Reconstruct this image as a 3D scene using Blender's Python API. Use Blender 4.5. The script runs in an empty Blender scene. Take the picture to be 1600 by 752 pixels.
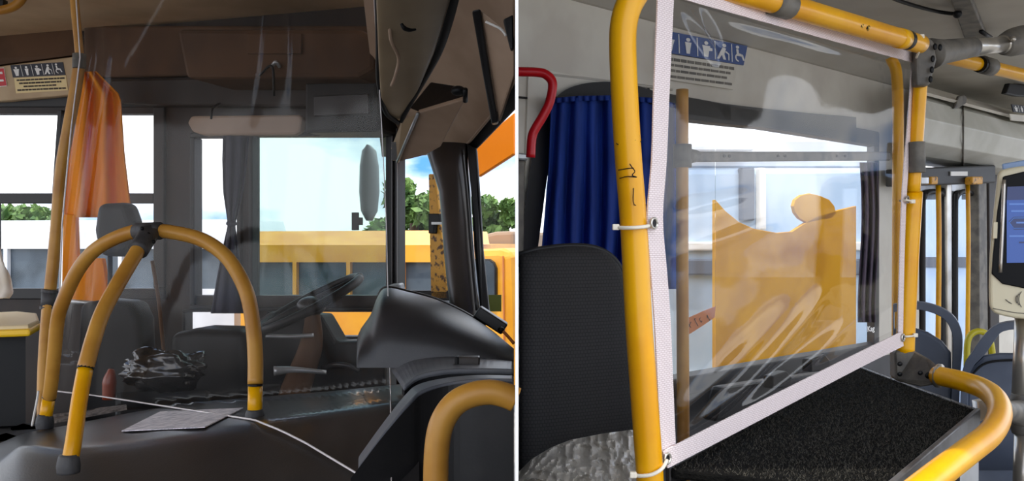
import bpy, bmesh, math, random
from mathutils import Vector, Matrix, noise as mnoise

random.seed(7)
SC = bpy.context.scene
COL = SC.collection

# ------------------------------------------------------------------ camera, sky, sun, exposure
F, CZ = 1400.0, 1.5
cam_d = bpy.data.cameras.new('camera'); cam = bpy.data.objects.new('camera', cam_d); COL.objects.link(cam)
cam.location = (0, 0, CZ); cam.rotation_euler = (math.radians(90), 0, 0)
cam_d.sensor_width = 36.0; cam_d.lens = 36.0 * F / 1600.0; cam_d.clip_start = 0.02; cam_d.clip_end = 500
SC.camera = cam
SC.view_settings.view_transform = 'Standard'; SC.view_settings.look = 'None'
SC.view_settings.gamma = 1.0; SC.view_settings.exposure = 1.3
SC.view_settings.use_curve_mapping = False
SC.cycles.transparent_max_bounces = 24
SC.cycles.max_bounces = 8

world = bpy.data.worlds.new('sky'); SC.world = world; world.use_nodes = True
wn = world.node_tree; wn.nodes.clear()
w_out = wn.nodes.new('ShaderNodeOutputWorld'); w_bg = wn.nodes.new('ShaderNodeBackground')
w_tc = wn.nodes.new('ShaderNodeTexCoord'); w_map = wn.nodes.new('ShaderNodeMapping')
w_no = wn.nodes.new('ShaderNodeTexNoise'); w_ra = wn.nodes.new('ShaderNodeValToRGB')
w_map.inputs['Location'].default_value = (0.35, 0.0, 0.21); w_map.inputs['Scale'].default_value = (1.0, 1.0, 2.2)
w_no.inputs['Scale'].default_value = 3.2; w_no.inputs['Detail'].default_value = 8; w_no.inputs['Roughness'].default_value = 0.55
w_ra.color_ramp.elements[0].position = 0.36; w_ra.color_ramp.elements[0].color = (0.07, 0.22, 0.52, 1)
w_ra.color_ramp.elements[1].position = 0.52; w_ra.color_ramp.elements[1].color = (0.92, 0.94, 0.98, 1)
w_bg.inputs['Strength'].default_value = 1.1
wn.links.new(w_tc.outputs['Generated'], w_map.inputs['Vector']); wn.links.new(w_map.outputs['Vector'], w_no.inputs['Vector'])
wn.links.new(w_no.outputs['Fac'], w_ra.inputs['Fac']); wn.links.new(w_ra.outputs['Color'], w_bg.inputs['Color'])
wn.links.new(w_bg.outputs['Background'], w_out.inputs['Surface'])

sun_d = bpy.data.lights.new('sun', 'SUN'); sun = bpy.data.objects.new('sun', sun_d); COL.objects.link(sun)
sun_d.energy = 1.4; sun_d.angle = math.radians(1.0); sun_d.color = (1.0, 0.95, 0.86)
sun.rotation_euler = (math.radians(20), 0, math.radians(-25)); sun.location = (0, -5, 12)

# ------------------------------------------------------------------ helpers
def P(px, py, d):
    return Vector(((px - 800) / F * d, d, CZ - (py - 376) / F * d))

class Pl:
    """a plane in the place; calling it gives the point of the plane seen at a picture position"""
    def __init__(s, p, n):
        s.p = Vector(p); s.n = Vector(n).normalized()
        if s.n.y < 0: s.n = -s.n                      # away from the viewer
    def __call__(s, px, py, off=0.0):
        o = Vector((0, 0, CZ)); r = Vector(((px - 800) / F, 1, -(py - 376) / F))
        p = s.p + s.n * off
        return o + r * ((p - o).dot(s.n) / r.dot(s.n))
    def shift(s, off):
        return Pl(s.p + s.n * off, s.n)

def vplane(px1, d1, px2, d2):
    a, b = P(px1, 376, d1), P(px2, 376, d2)
    return Pl(a, (b - a).cross(Vector((0, 0, 1))))
def plane3(a, b, c):
    return Pl(a, (b - a).cross(c - a))

class MB:
    def __init__(s): s.v = []; s.f = []
    def add(s, vf):
        v, f = vf; k = len(s.v); s.v += [Vector(x) for x in v]; s.f += [[i + k for i in q] for q in f]; return s

def ext(pts, vec):
    n = len(pts); pts = [Vector(p) for p in pts]; vec = Vector(vec)
    v = pts + [p + vec for p in pts]
    f = [list(range(n)), list(range(2 * n - 1, n - 1, -1))] + [[i, i + n, (i + 1) % n + n, (i + 1) % n] for i in range(n)]
    return v, f
def slab(pl, px, t, off=0.0):
    return ext([pl(x, y, off) for x, y in px], pl.n * t)
def rect(pl, x0, y0, x1, y1, t, off=0.0):
    return slab(pl, [(x0, y0), (x1, y0), (x1, y1), (x0, y1)], t, off)
def box(c, sx, sy, sz, M=None):
    v = [Vector((a * sx / 2, b * sy / 2, e * sz / 2)) for a in (-1, 1) for b in (-1, 1) for e in (-1, 1)]
    if M: v = [M @ x for x in v]
    v = [x + Vector(c) for x in v]
    return v, [[0, 1, 3, 2], [4, 6, 7, 5], [0, 4, 5, 1], [2, 3, 7, 6], [0, 2, 6, 4], [1, 5, 7, 3]]
def catmull(pts, res):
    pts = [Vector(p) for p in pts]
    if res <= 1 or len(pts) < 3: return pts
    q = [pts[0] * 2 - pts[1]] + pts + [pts[-1] * 2 - pts[-2]]
    out = []
    for i in range(1, len(q) - 2):
        a, b, c, d = q[i - 1], q[i], q[i + 1], q[i + 2]
        for k in range(res):
            t = k / res
            out.append(0.5 * ((2 * b) + (c - a) * t + (2 * a - 5 * b + 4 * c - d) * t * t + (3 * b - a - 3 * c + d) * t ** 3))
    out.append(pts[-1]); return out
def tube(pts, r, n=14, res=6, closed=False):
    path = catmull(pts, res)
    m = len(path)
    v = []; f = []
    t0 = (path[1] - path[0]).normalized()
    up = Vector((0, 0, 1)) if abs(t0.z) < 0.9 else Vector((1, 0, 0))
    nrm = t0.cross(up).normalized()
    for i, p in enumerate(path):
        t = (path[min(i + 1, m - 1)] - path[max(i - 1, 0)]).normalized()
        nrm = (nrm - t * nrm.dot(t)).normalized(); bi = t.cross(nrm)
        if isinstance(r, (list, tuple)):
            s = i / (m - 1) * (len(r) - 1); k = min(int(s), len(r) - 2); rr = r[k] + (r[k + 1] - r[k]) * (s - k)
        else: rr = r
        for j in range(n):
            a = 2 * math.pi * j / n
            v.append(p + (nrm * math.cos(a) + bi * math.sin(a)) * rr)
    for i in range(m - 1):
        for j in range(n):
            f.append([i * n + j, i * n + (j + 1) % n, (i + 1) * n + (j + 1) % n, (i + 1) * n + j])
    f.append(list(range(n))[::-1]); f.append([(m - 1) * n + j for j in range(n)])
    return v, f
def loft(rings, caps=True):
    n = len(rings[0]); v = [p for r in rings for p in r]; f = []
    for i in range(len(rings) - 1):
        for j in range(n):
            f.append([i * n + j, i * n + (j + 1) % n, (i + 1) * n + (j + 1) % n, (i + 1) * n + j])
    if caps: f.append(list(range(n))[::-1]); f.append([(len(rings) - 1) * n + j for j in range(n)])
    return v, f
def sheet(nx, ny, fn):
    v = [fn(i / nx, j / ny) for j in range(ny + 1) for i in range(nx + 1)]
    f = [[j * (nx + 1) + i, j * (nx + 1) + i + 1, (j + 1) * (nx + 1) + i + 1, (j + 1) * (nx + 1) + i] for j in range(ny) for i in range(nx)]
    return v, f
def ball(c, rx, ry, rz, nu=16, nv=10):
    v = []; f = []
    for j in range(nv + 1):
        th = math.pi * j / nv
        for i in range(nu):
            ph = 2 * math.pi * i / nu
            v.append(Vector(c) + Vector((rx * math.sin(th) * math.cos(ph), ry * math.sin(th) * math.sin(ph), rz * math.cos(th))))
    for j in range(nv):
        for i in range(nu):
            f.append([j * nu + i, j * nu + (i + 1) % nu, (j + 1) * nu + (i + 1) % nu, (j + 1) * nu + i])
    return v, f
def disc_on(pl, px, py, r, t, off=0.0, n=16, ry=None):
    """a round boss of radius r on a plane, standing t towards the viewer"""
    c = pl(px, py, off); up = Vector((0, 0, 1)); ax = pl.n.cross(up)
    if ax.length < 1e-3: ax = Vector((1, 0, 0))
    ax.normalize(); ay = pl.n.cross(ax).normalized(); ry = ry or r
    return ext([c + ax * r * math.cos(2 * math.pi * k / n) + ay * ry * math.sin(2 * math.pi * k / n) for k in range(n)], -pl.n * t)
def interp(tab, x):
    """piecewise linear through (x, value) pairs"""
    if x <= tab[0][0]: return tab[0][1]
    for (a, va), (b, vb) in zip(tab, tab[1:]):
        if x <= b: return va + (vb - va) * (x - a) / (b - a)
    return tab[-1][1]

def mk(name, vf, mat, parent=None, smooth=False, bevel=0.0, subs=0, solid=0.0, seg=2):
    if isinstance(vf, MB): vf = (vf.v, vf.f)
    me = bpy.data.meshes.new(name); v, f = vf
    me.from_pydata([tuple(p) for p in v], [], f); me.validate()
    bm = bmesh.new(); bm.from_mesh(me)
    bmesh.ops.remove_doubles(bm, verts=bm.verts, dist=1e-6)
    bmesh.ops.recalc_face_normals(bm, faces=bm.faces)
    for fc in bm.faces: fc.smooth = smooth
    bm.to_mesh(me); bm.free()
    me.materials.append(mat)
    o = bpy.data.objects.new(name, me); COL.objects.link(o)
    if parent: o.parent = parent
    if solid:
        m = o.modifiers.new('solid', 'SOLIDIFY'); m.thickness = solid; m.offset = 0
    if bevel:
        m = o.modifiers.new('bevel', 'BEVEL'); m.width = bevel; m.segments = seg; m.limit_method = 'ANGLE'; m.angle_limit = math.radians(35)
        m.harden_normals = False
    if subs:
        m = o.modifiers.new('subs', 'SUBSURF'); m.levels = subs; m.render_levels = subs
    return o
def thing(name, label, cat, group=None):
    o = bpy.data.objects.new(name, None); COL.objects.link(o); o.empty_display_size = 0.05
    return tag(o, label, cat, group)
def tag(o, label, cat, group=None):
    o['label'] = label; o['category'] = cat
    if group: o['group'] = group
    return o
def struct(o):
    o['kind'] = 'structure'; return o
def sempty(name):
    return struct(thing_s(name))
def thing_s(name):
    o = bpy.data.objects.new(name, None); COL.objects.link(o); o.empty_display_size = 0.05; return o

# ------------------------------------------------------------------ materials
def c(r, g, b):
    def l(x):
        x /= 255.0
        return x / 12.92 if x <= 0.04045 else ((x + 0.055) / 1.055) ** 2.4
    return (l(r), l(g), l(b), 1.0)
def mat(name, col, rough=0.5, metal=0.0, col2=None, scale=12.0, bump=0.0, bscale=None, spec=0.5, stretch=(1, 1, 1), lo=0.42, hi=0.62, detail=4, coat=0.0, trans=0.0):
    m = bpy.data.materials.new(name); m.use_nodes = True
    nt = m.node_tree; b = nt.nodes['Principled BSDF']
    b.inputs['Base Color'].default_value = col; b.inputs['Roughness'].default_value = rough; b.inputs['Metallic'].default_value = metal
    b.inputs['Specular IOR Level'].default_value = spec; b.inputs['Coat Weight'].default_value = coat
    tc = nt.nodes.new('ShaderNodeTexCoord'); mp = nt.nodes.new('ShaderNodeMapping'); mp.inputs['Scale'].default_value = stretch
    nt.links.new(tc.outputs['Object'], mp.inputs['Vector'])
    if col2:
        n = nt.nodes.new('ShaderNodeTexNoise'); n.inputs['Scale'].default_value = scale; n.inputs['Detail'].default_value = detail
        r = nt.nodes.new('ShaderNodeValToRGB'); r.color_ramp.elements[0].position = lo; r.color_ramp.elements[1].position = hi
        r.color_ramp.elements[0].color = col; r.color_ramp.elements[1].color = col2
        nt.links.new(mp.outputs['Vector'], n.inputs['Vector']); nt.links.new(n.outputs['Fac'], r.inputs['Fac'])
        nt.links.new(r.outputs['Color'], b.inputs['Base Color'])
    if bump:
        n2 = nt.nodes.new('ShaderNodeTexNoise'); n2.inputs['Scale'].default_value = bscale or scale * 4; n2.inputs['Detail'].default_value = 3
        bp = nt.nodes.new('ShaderNodeBump'); bp.inputs['Strength'].default_value = bump; bp.inputs['Distance'].default_value = 0.004
        nt.links.new(mp.outputs['Vector'], n2.inputs['Vector']); nt.links.new(n2.outputs['Fac'], bp.inputs['Height'])
        nt.links.new(bp.outputs['Normal'], b.inputs['Normal'])
    if trans:
        b.inputs['Transmission Weight'].default_value = trans
    return m
def clear(name, tint=(1, 1, 1, 1), refl=0.05, rough=0.03, haze=0.0, hazecol=(1, 1, 1, 1), bump=0.0, bscale=(6, 6, 1.2), fres=1.45):
    """thin clear sheet: what is behind, a Fresnel reflection and a little milky scatter"""
    m = bpy.data.materials.new(name); m.use_nodes = True; nt = m.node_tree; nt.nodes.clear()
    out = nt.nodes.new('ShaderNodeOutputMaterial'); tr = nt.nodes.new('ShaderNodeBsdfTransparent'); gl = nt.nodes.new('ShaderNodeBsdfGlossy')
    tr.inputs['Color'].default_value = tint; gl.inputs['Roughness'].default_value = rough
    ge = nt.nodes.new('ShaderNodeNewGeometry'); fr = nt.nodes.new('ShaderNodeVectorMath'); fr.operation = 'DOT_PRODUCT'
    nt.links.new(ge.outputs['Incoming'], fr.inputs[0]); nt.links.new(ge.outputs['Normal'], fr.inputs[1])
    def mth(op, a, b=None, clamp=False):
        k = nt.nodes.new('ShaderNodeMath'); k.operation = op; k.use_clamp = clamp
        nt.links.new(a, k.inputs[0])
        if b is not None: k.inputs[1].default_value = b
        return k
    ab = mth('ABSOLUTE', fr.outputs['Value'])
    inv = nt.nodes.new('ShaderNodeMath'); inv.operation = 'SUBTRACT'; inv.inputs[0].default_value = 1.0; inv.use_clamp = True; nt.links.new(ab.outputs[0], inv.inputs[1])
    p5 = mth('POWER', inv.outputs[0], 5.0)
    ad = nt.nodes.new('ShaderNodeMath'); ad.operation = 'MULTIPLY_ADD'; ad.inputs[1].default_value = (0.5 if haze else 0.9) - refl; ad.inputs[2].default_value = refl; ad.use_clamp = True
    nt.links.new(p5.outputs[0], ad.inputs[0])
    mx = nt.nodes.new('ShaderNodeMixShader'); nt.links.new(ad.outputs[0], mx.inputs['Fac'])
    nt.links.new(tr.outputs[0], mx.inputs[1]); nt.links.new(gl.outputs[0], mx.inputs[2])
    last = mx
    if haze:
        df = nt.nodes.new('ShaderNodeBsdfDiffuse'); df.inputs['Color'].default_value = hazecol
        tl = nt.nodes.new('ShaderNodeBsdfTranslucent'); tl.inputs['Color'].default_value = hazecol
        h1 = nt.nodes.new('ShaderNodeMixShader'); h1.inputs['Fac'].default_value = 0.5
        nt.links.new(df.outputs[0], h1.inputs[1]); nt.links.new(tl.outputs[0], h1.inputs[2])
        h2 = nt.nodes.new('ShaderNodeMixShader')
        n = nt.nodes.new('ShaderNodeTexNoise'); n.inputs['Scale'].default_value = 3.0; n.inputs['Detail'].default_value = 5
        tc = nt.nodes.new('ShaderNodeTexCoord'); mp = nt.nodes.new('ShaderNodeMapping'); mp.inputs['Scale'].default_value = bscale
        nt.links.new(tc.outputs['Object'], mp.inputs['Vector']); nt.links.new(mp.outputs['Vector'], n.inputs['Vector'])
        mr = nt.nodes.new('ShaderNodeMapRange'); mr.inputs['From Min'].default_value = 0.35; mr.inputs['From Max'].default_value = 0.7
        mr.inputs['To Min'].default_value = haze * 0.35; mr.inputs['To Max'].default_value = haze * 1.7
        nt.links.new(n.outputs['Fac'], mr.inputs['Value']); nt.links.new(mr.outputs[0], h2.inputs['Fac'])
        nt.links.new(mx.outputs[0], h2.inputs[1]); nt.links.new(h1.outputs[0], h2.inputs[2]); last = h2
        if bump:
            bp = nt.nodes.new('ShaderNodeBump'); bp.inputs['Strength'].default_value = bump; bp.inputs['Distance'].default_value = 0.01
            nt.links.new(n.outputs['Fac'], bp.inputs['Height'])
            nt.links.new(bp.outputs['Normal'], gl.inputs['Normal']); nt.links.new(bp.outputs['Normal'], fr.inputs[1])
    nt.links.new(last.outputs[0], out.inputs['Surface'])
    return m
def cloth(name, col, col2, scale=20, stretch=(1, 1, 0.2), tl=0.5):
    m = mat(name, col, 0.8, col2=col2, scale=scale, stretch=stretch); nt = m.node_tree; b = nt.nodes['Principled BSDF']; out = nt.nodes['Material Output']
    t = nt.nodes.new('ShaderNodeBsdfTranslucent'); mx = nt.nodes.new('ShaderNodeMixShader'); mx.inputs['Fac'].default_value = tl
    src = b.inputs['Base Color'].links[0].from_socket; nt.links.new(src, t.inputs['Color'])
    nt.links.new(b.outputs[0], mx.inputs[1]); nt.links.new(t.outputs[0], mx.inputs[2]); nt.links.new(mx.outputs[0], out.inputs['Surface'])
    return m
def emit(name, col, s):
    m = bpy.data.materials.new(name); m.use_nodes = True; b = m.node_tree.nodes['Principled BSDF']
    b.inputs['Base Color'].default_value = (0.02, 0.02, 0.02, 1); b.inputs['Emission Color'].default_value = col; b.inputs['Emission Strength'].default_value = s
    b.inputs['Roughness'].default_value = 0.2
    return m

M = {}
M['ochre'] = mat('ochre sleeve', c(202, 146, 58), 0.42, col2=c(182, 124, 42), scale=9, bump=0.05)
M['yellow'] = mat('yellow enamel', c(238, 172, 0), 0.3, col2=c(228, 157, 0), scale=10, bump=0.03, spec=0.4)
M['yellow2'] = mat('bright yellow enamel', c(246, 184, 10), 0.3, col2=c(232, 160, 8), scale=10, spec=0.4)
M['rubber'] = mat('grey cast fitting', c(74, 72, 72), 0.6, col2=c(52, 51, 53), scale=30, bump=0.3, bscale=90)
M['fitting'] = mat('worn grey fitting', c(112, 106, 96), 0.55, col2=c(84, 80, 74), scale=22, bump=0.15, bscale=80)
M['blackplastic'] = mat('black plastic', c(29, 28, 29), 0.36, col2=c(37, 35, 35), scale=14, bump=0.04, bscale=200)
M['dash'] = mat('dark grey dashboard', c(47, 46, 48), 0.4, col2=c(55, 53, 55), scale=10, bump=0.06, bscale=300)
M['dashlight'] = mat('grey dashboard shelf', c(96, 98, 104), 0.38, col2=c(110, 112, 116), scale=10, bump=0.05, bscale=250)
M['cover'] = mat('black engine cover', c(40, 38, 38), 0.29, col2=c(47, 44, 43), scale=7, bump=0.08, bscale=260)
M['black'] = mat('black', c(15, 15, 16), 0.5, spec=0.3)
M['gasket'] = mat('black gasket', c(24, 23, 24), 0.55)
M['beige'] = mat('beige cove panel', c(188, 162, 126), 0.55, col2=c(176, 149, 113), scale=6)
M['ceilL'] = mat('tan ceiling', c(214, 184, 146), 0.6, col2=c(200, 170, 132), scale=5)
M['brown'] = mat('brown headliner', c(92, 66, 46), 0.65, spec=0.2, col2=c(76, 54, 38), scale=5, bump=0.05)
M['darkbrown'] = mat('dark brown trim', c(46, 35, 29), 0.5, spec=0.3, col2=c(36, 28, 24), scale=8)
M['panel'] = mat('taupe panel', c(168, 142, 120), 0.5, col2=c(154, 128, 106), scale=6)
M['duct'] = mat('grey tan duct', c(160, 140, 112), 0.38, col2=c(146, 126, 100), scale=6)
M['pillar'] = mat('dark pillar trim', c(60, 52, 48), 0.32, col2=c(50, 44, 41), scale=6)
M['wallgrey'] = mat('dark grey vinyl', c(26, 25, 25), 0.6, spec=0.3)
M['creamR'] = mat('cream wall', c(222, 216, 202), 0.5, col2=c(208, 200, 186), scale=5)
M['ceilR'] = mat('grey ceiling', c(196, 190, 178), 0.6, col2=c(186, 179, 166), scale=5)
M['ductR'] = mat('white air duct', c(214, 212, 202), 0.45, col2=c(198, 196, 184), scale=6)
M['alu'] = mat('aluminium', c(186, 188, 190), 0.35, 0.6, col2=c(160, 160, 158), scale=14)
M['steel'] = mat('polished steel', c(205, 200, 190), 0.28, 0.8, col2=c(180, 172, 160), scale=12)
M['orange'] = cloth('orange cloth', c(250, 166, 0), c(240, 142, 0), 9, (1, 1, 0.2), 0.3)
M['orangepaint'] = mat('orange paint', c(255, 140, 0), 0.5)
M['white'] = mat('white plastic', c(236, 232, 226), 0.5)
M['webbing'] = None
M['zip'] = mat('white nylon', c(238, 228, 208), 0.4)
M['paper'] = mat('paper', c(238, 232, 236), 0.6, col2=c(176, 172, 182), scale=40, stretch=(1, 5, 1))
M['clothwhite'] = mat('white cloth', c(236, 226, 212), 0.8, bump=0.2, bscale=25)
M['yseat'] = mat('yellow seat shell', c(246, 196, 16), 0.45)
M['cream'] = mat('cream seat pad', c(226, 204, 160), 0.7)
M['seatR'] = mat('slate seat shell', c(94, 102, 118), 0.42, col2=c(80, 88, 104), scale=7)
M['seatblack'] = None
M['curtaindark'] = mat('dark blue curtain', c(54, 54, 70), 0.85)
M['curtain'] = cloth('blue curtain', c(38, 76, 172), c(28, 60, 146), 30, (1, 1, 0.2), 0.4)
M['purple'] = mat('plum curtain', c(86, 70, 88), 0.8, col2=c(66, 54, 74), scale=20, stretch=(1, 1, 0.1))
M['red'] = mat('red enamel', c(205, 14, 28), 0.3, spec=0.4)
M['validator'] = mat('ivory plastic', c(228, 218, 186), 0.35)
M['carpet'] = mat('black carpet', c(17, 17, 16), 0.95, spec=0.1, col2=c(10, 10, 10), scale=120, bump=0.6, bscale=300)
M['edge'] = mat('grey metal edge', c(104, 104, 106), 0.4, 0.4, col2=c(84, 82, 82), scale=20)
M['bag'] = mat('thin cloudy plastic', c(206, 200, 190), 0.28, bump=0.4, bscale=14, spec=0.6)
M['filmL'] = clear('hanging film', (0.90, 0.88, 0.87, 1), 0.021, 0.08, 0.016, (0.95, 0.88, 0.85, 1), 0.10, (5, 5, 0.5))
M['filmR'] = clear('stretched film', (0.94, 0.94, 0.94, 1), 0.065, 0.06, 0.012, (0.92, 0.93, 0.97, 1), 0.05, (3, 3, 3))
M['hem'] = mat('clear hem', c(225, 216, 214), 0.15, spec=0.9)
M['glass'] = clear('clear glass', (0.97, 0.98, 0.98, 1), 0.006, 0.0)
M['glassteal'] = clear('teal tinted glass', (0.62, 0.72, 0.69, 1), 0.015, 0.0)
M['glassfar'] = mat('far window glass', c(84, 94, 104), 0.3, col2=c(58, 66, 74), scale=3, spec=0.2)
M['busyellow'] = mat('bus yellow', c(240, 168, 44), 0.4, col2=c(226, 150, 34), scale=4)
M['buswhite'] = mat('bus white', c(226, 228, 232), 0.4, col2=c(212, 214, 220), scale=3)
M['busgrey'] = mat('bus grey stripe', c(92, 98, 112), 0.5)
M['rust'] = mat('chipped yellow paint', c(222, 160, 50), 0.5, col2=c(90, 58, 30), scale=55, lo=0.54, hi=0.64, bump=0.3)
M['leaf'] = mat('leaves', c(112, 142, 70), 0.7, col2=c(64, 96, 44), scale=3)
M['bark'] = mat('bark', c(84, 66, 50), 0.9)
M['asphalt'] = mat('asphalt', c(126, 122, 116), 0.9, col2=c(108, 104, 100), scale=2, bump=0.2)
M['floor'] = mat('dark floor', c(46, 44, 44), 0.7, col2=c(34, 33, 33), scale=20)
M['tarp'] = mat('brown tarp', c(150, 126, 104), 0.8)
M['greensticker'] = mat('green sticker', c(126, 136, 56), 0.6)
M['redsticker'] = mat('red sticker', c(196, 34, 44), 0.5)
M['navy'] = mat('navy sign', c(18, 22, 40), 0.4)
M['blueplate'] = mat('blue sign', c(34, 74, 142), 0.4)
M['signcream'] = mat('cream sign', c(232, 208, 150), 0.5)
M['signwhite'] = mat('sign white', c(240, 238, 234), 0.5)
M['ink'] = mat('ink', c(60, 46, 34), 0.7)
M['screen'] = emit('blue screen', c(40, 88, 180), 0.3)
M['screendark'] = emit('dark blue screen', c(18, 40, 100), 0.35)
M['screentext'] = emit('screen print', c(84, 126, 205), 0.35)
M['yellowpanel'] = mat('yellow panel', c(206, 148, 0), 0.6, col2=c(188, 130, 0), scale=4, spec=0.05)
M['tape'] = mat('orange paper', c(206, 120, 60), 0.7)
M['brass'] = mat('brass', c(200, 160, 70), 0.3, 0.9)

def node_mat_weave(name, col, col2, sx, sz):
    m = mat(name, col, 0.8); nt = m.node_tree; b = nt.nodes['Principled BSDF']
    tc = nt.nodes.new('ShaderNodeTexCoord'); mp = nt.nodes.new('ShaderNodeMapping'); mp.inputs['Rotation'].default_value = (math.radians(90), 0, 0)
    br = nt.nodes.new('ShaderNodeTexBrick'); br.inputs['Color1'].default_value = col; br.inputs['Color2'].default_value = col; br.inputs['Mortar'].default_value = col2
    br.inputs['Scale'].default_value = 1.0; br.inputs['Brick Width'].default_value = sx; br.inputs['Row Height'].default_value = sz
    br.inputs['Mortar Size'].default_value = sz * 0.16; br.inputs['Mortar Smooth'].default_value = 0.6
    nt.links.new(tc.outputs['Object'], mp.inputs['Vector']); nt.links.new(mp.outputs['Vector'], br.inputs['Vector'])
    nt.links.new(br.outputs['Color'], b.inputs['Base Color'])
    bp = nt.nodes.new('ShaderNodeBump'); bp.inputs['Strength'].default_value = 0.4; bp.inputs['Distance'].default_value = 0.001; bp.invert = True
    nt.links.new(br.outputs['Fac'], bp.inputs['Height']); nt.links.new(bp.outputs['Normal'], b.inputs['Normal'])
    return m
M['webbing'] = node_mat_weave('white webbing', c(240, 226, 224), c(205, 184, 182), 0.0052, 0.0026)
M['seatblack'] = node_mat_weave('black woven upholstery', c(40, 38, 38), c(22, 21, 22), 0.006, 0.006)

# ------------------------------------------------------------------ shared planes
WL = vplane(0, 3.5, 605, 3.0)            # window side of the first bus
WR = vplane(810, 2.0, 1340, 3.1)         # window side of the second bus
ZCL, ZCR = 2.29, 2.10
UPV = Vector((0, 0, 1))

# ------------------------------------------------------------------ added partition between the two buses, its white edge standing for a divider line
def radial_box(pxa, pxb, d0, d1, z0, z1):
    mid = (pxa + pxb) / 2; dirv = Vector(((mid - 800) / F, 1, 0)).normalized(); side = dirv.cross(UPV)
    h = (pxb - pxa) / F * d0 / 2
    a = dirv * d0; b = dirv * d1
    return ext([Vector((a.x, a.y, z0)) - side * h, Vector((b.x, b.y, z0)) - side * h, Vector((b.x, b.y, z0)) + side * h, Vector((a.x, a.y, z0)) + side * h], (0, 0, z1 - z0))
wc = struct(mk('added_divider', radial_box(805, 810, 0.553, 2.3, 0.6, 2.4), mat('grey partition', c(84, 82, 80), 0.6)))
mk('edge_strip', radial_box(805, 810, 0.55, 0.553, 0.6, 2.4), M['white'], wc)

# ------------------------------------------------------------------ LEFT SETTING
struct(mk('ground', ([(-60, -20, -1.0), (60, -20, -1.0), (60, 80, -1.0), (-60, 80, -1.0)], [[0, 1, 2, 3]]), M['asphalt']))
# ceiling of the first bus with its cove strip
a0, a1 = WL(-420, 40), WL(640, 40)
ceiling = struct(mk('ceiling_left', ext([Vector((a0.x, a0.y, ZCL)), Vector((a1.x, a1.y, ZCL)), Vector((-0.02, 2.6, ZCL)), Vector((-0.01, -0.2, ZCL)), Vector((-3.6, -0.2, ZCL))], (0, 0, 0.05)), M['ceilL']))
mb = MB()
mb.add(rect(WL, -420, -20, 255, 178, 0.05)); mb.add(rect(WL, 255, -20, 640, 213, 0.05))
mb.add(rect(WL, -420, 462, 640, 486, 0.05)); mb.add(rect(WL, -420, 486, 286, 900, 0.05)); mb.add(rect(WL, 286, 526, 640, 900, 0.05))
mb.add(rect(WL, 255, 213, 300, 462, 0.05)); mb.add(rect(WL, 395, 486, 418, 526, 0.05)); mb.add(rect(WL, 372, 213, 392, 478, 0.05))
wall_left = struct(mk('wall_left', mb, M['darkbrown']))
# cove above the side windows
cv = MB()
cvp = WL.shift(-0.05)
mk('cove_panel', slab(cvp, [(-420, 112), (0, 103), (116, 88), (112, 148), (0, 158), (-420, 170)], 0.04), M['beige'], wall_left, bevel=0.006)
mk('cove_strip', ext([WL(-420, 60, -0.03), WL(0, 54, -0.03), WL(118, 46, -0.03), WL(116, 86, -0.04), WL(0, 101, -0.04), WL(-420, 110, -0.04)], WL.n * 0.03), M['brown'], wall_left)
mk('cove_strip', slab(WL, [(130, 40), (600, 40), (600, 112), (130, 122)], 0.03, -0.04), M['brown'], wall_left, bevel=0.008)
mk('cove_panel', slab(WL, [(130, 125), (600, 115), (600, 168), (255, 165), (130, 158)], 0.05, -0.06), M['darkbrown'], wall_left, bevel=0.008)
# windows of the first bus
def window(name, x0, y0, x1, y1, fr, glass, bars=(), pl=WL, fmat='gasket', panes=None):
    w = thing_s(name); struct(w)
    o = -0.012
    for r in ((x0, y0, x1, y0 + fr), (x0, y1 - fr, x1, y1), (x0, y0 + fr, x0 + fr, y1 - fr), (x1 - fr, y0 + fr, x1, y1 - fr)):
        mk('frame_bar', rect(pl, *r, 0.05, o), M[fmat], w, bevel=0.004)
    for r in bars: mk('glazing_bar', rect(pl, *r, 0.035, o), M[fmat], w, bevel=0.003)
    for r in (panes or [(x0 + fr, y0 + fr, x1 - fr, y1 - fr)]):
        mk('pane', rect(pl, *r, 0.004, 0.02), M[glass], w)
    return w
w1 = window('window_1', -420, 150, 256, 468, 17, 'glass', bars=((-403, 302, 239, 318),), panes=((-403, 167, 239, 302), (-403, 318, 239, 451)))
mk('glazing_bar', slab(WL, [(90, 172), (96, 172), (90, 302), (81, 302)], 0.03, -0.02), M['gasket'], w1, bevel=0.002)
mk('glazing_bar', slab(WL, [(-12, 318), (-8, 318), (-8, 451), (-12, 451)], 0.03, -0.02), M['gasket'], w1, bevel=0.002)
mk('pull_bar', slab(WL, [(80, 320), (84, 320), (80, 450), (75, 450)], 0.02, -0.02), M['alu'], w1, bevel=0.002)
window('window_2', 296, 208, 376, 484, 7, 'glass')
window('window_3', 388, 205, 608, 486, 6, 'glassteal')
window('window_4', 284, 484, 397, 528, 4, 'glass')
window('window_5', 416, 484, 606, 530, 4, 'glass')
# the black door post
dp = thing_s('trim_1'); struct(dp)
WP = WL.shift(-0.06)
mk('post', slab(WP, [(606, 195), (622, 200), (622, 452), (607, 452)], 0.06), M['gasket'], dp, bevel=0.004)
mk('post_bead', slab(WP, [(611, 200), (613.5, 200), (613, 450), (611, 450)], 0.012, -0.012), M['pillar'], dp, bevel=0.003)
mk('post_bead', slab(WP, [(618, 200), (620, 200), (620, 450), (618, 450)], 0.012, -0.012), M['pillar'], dp, bevel=0.003)
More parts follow.
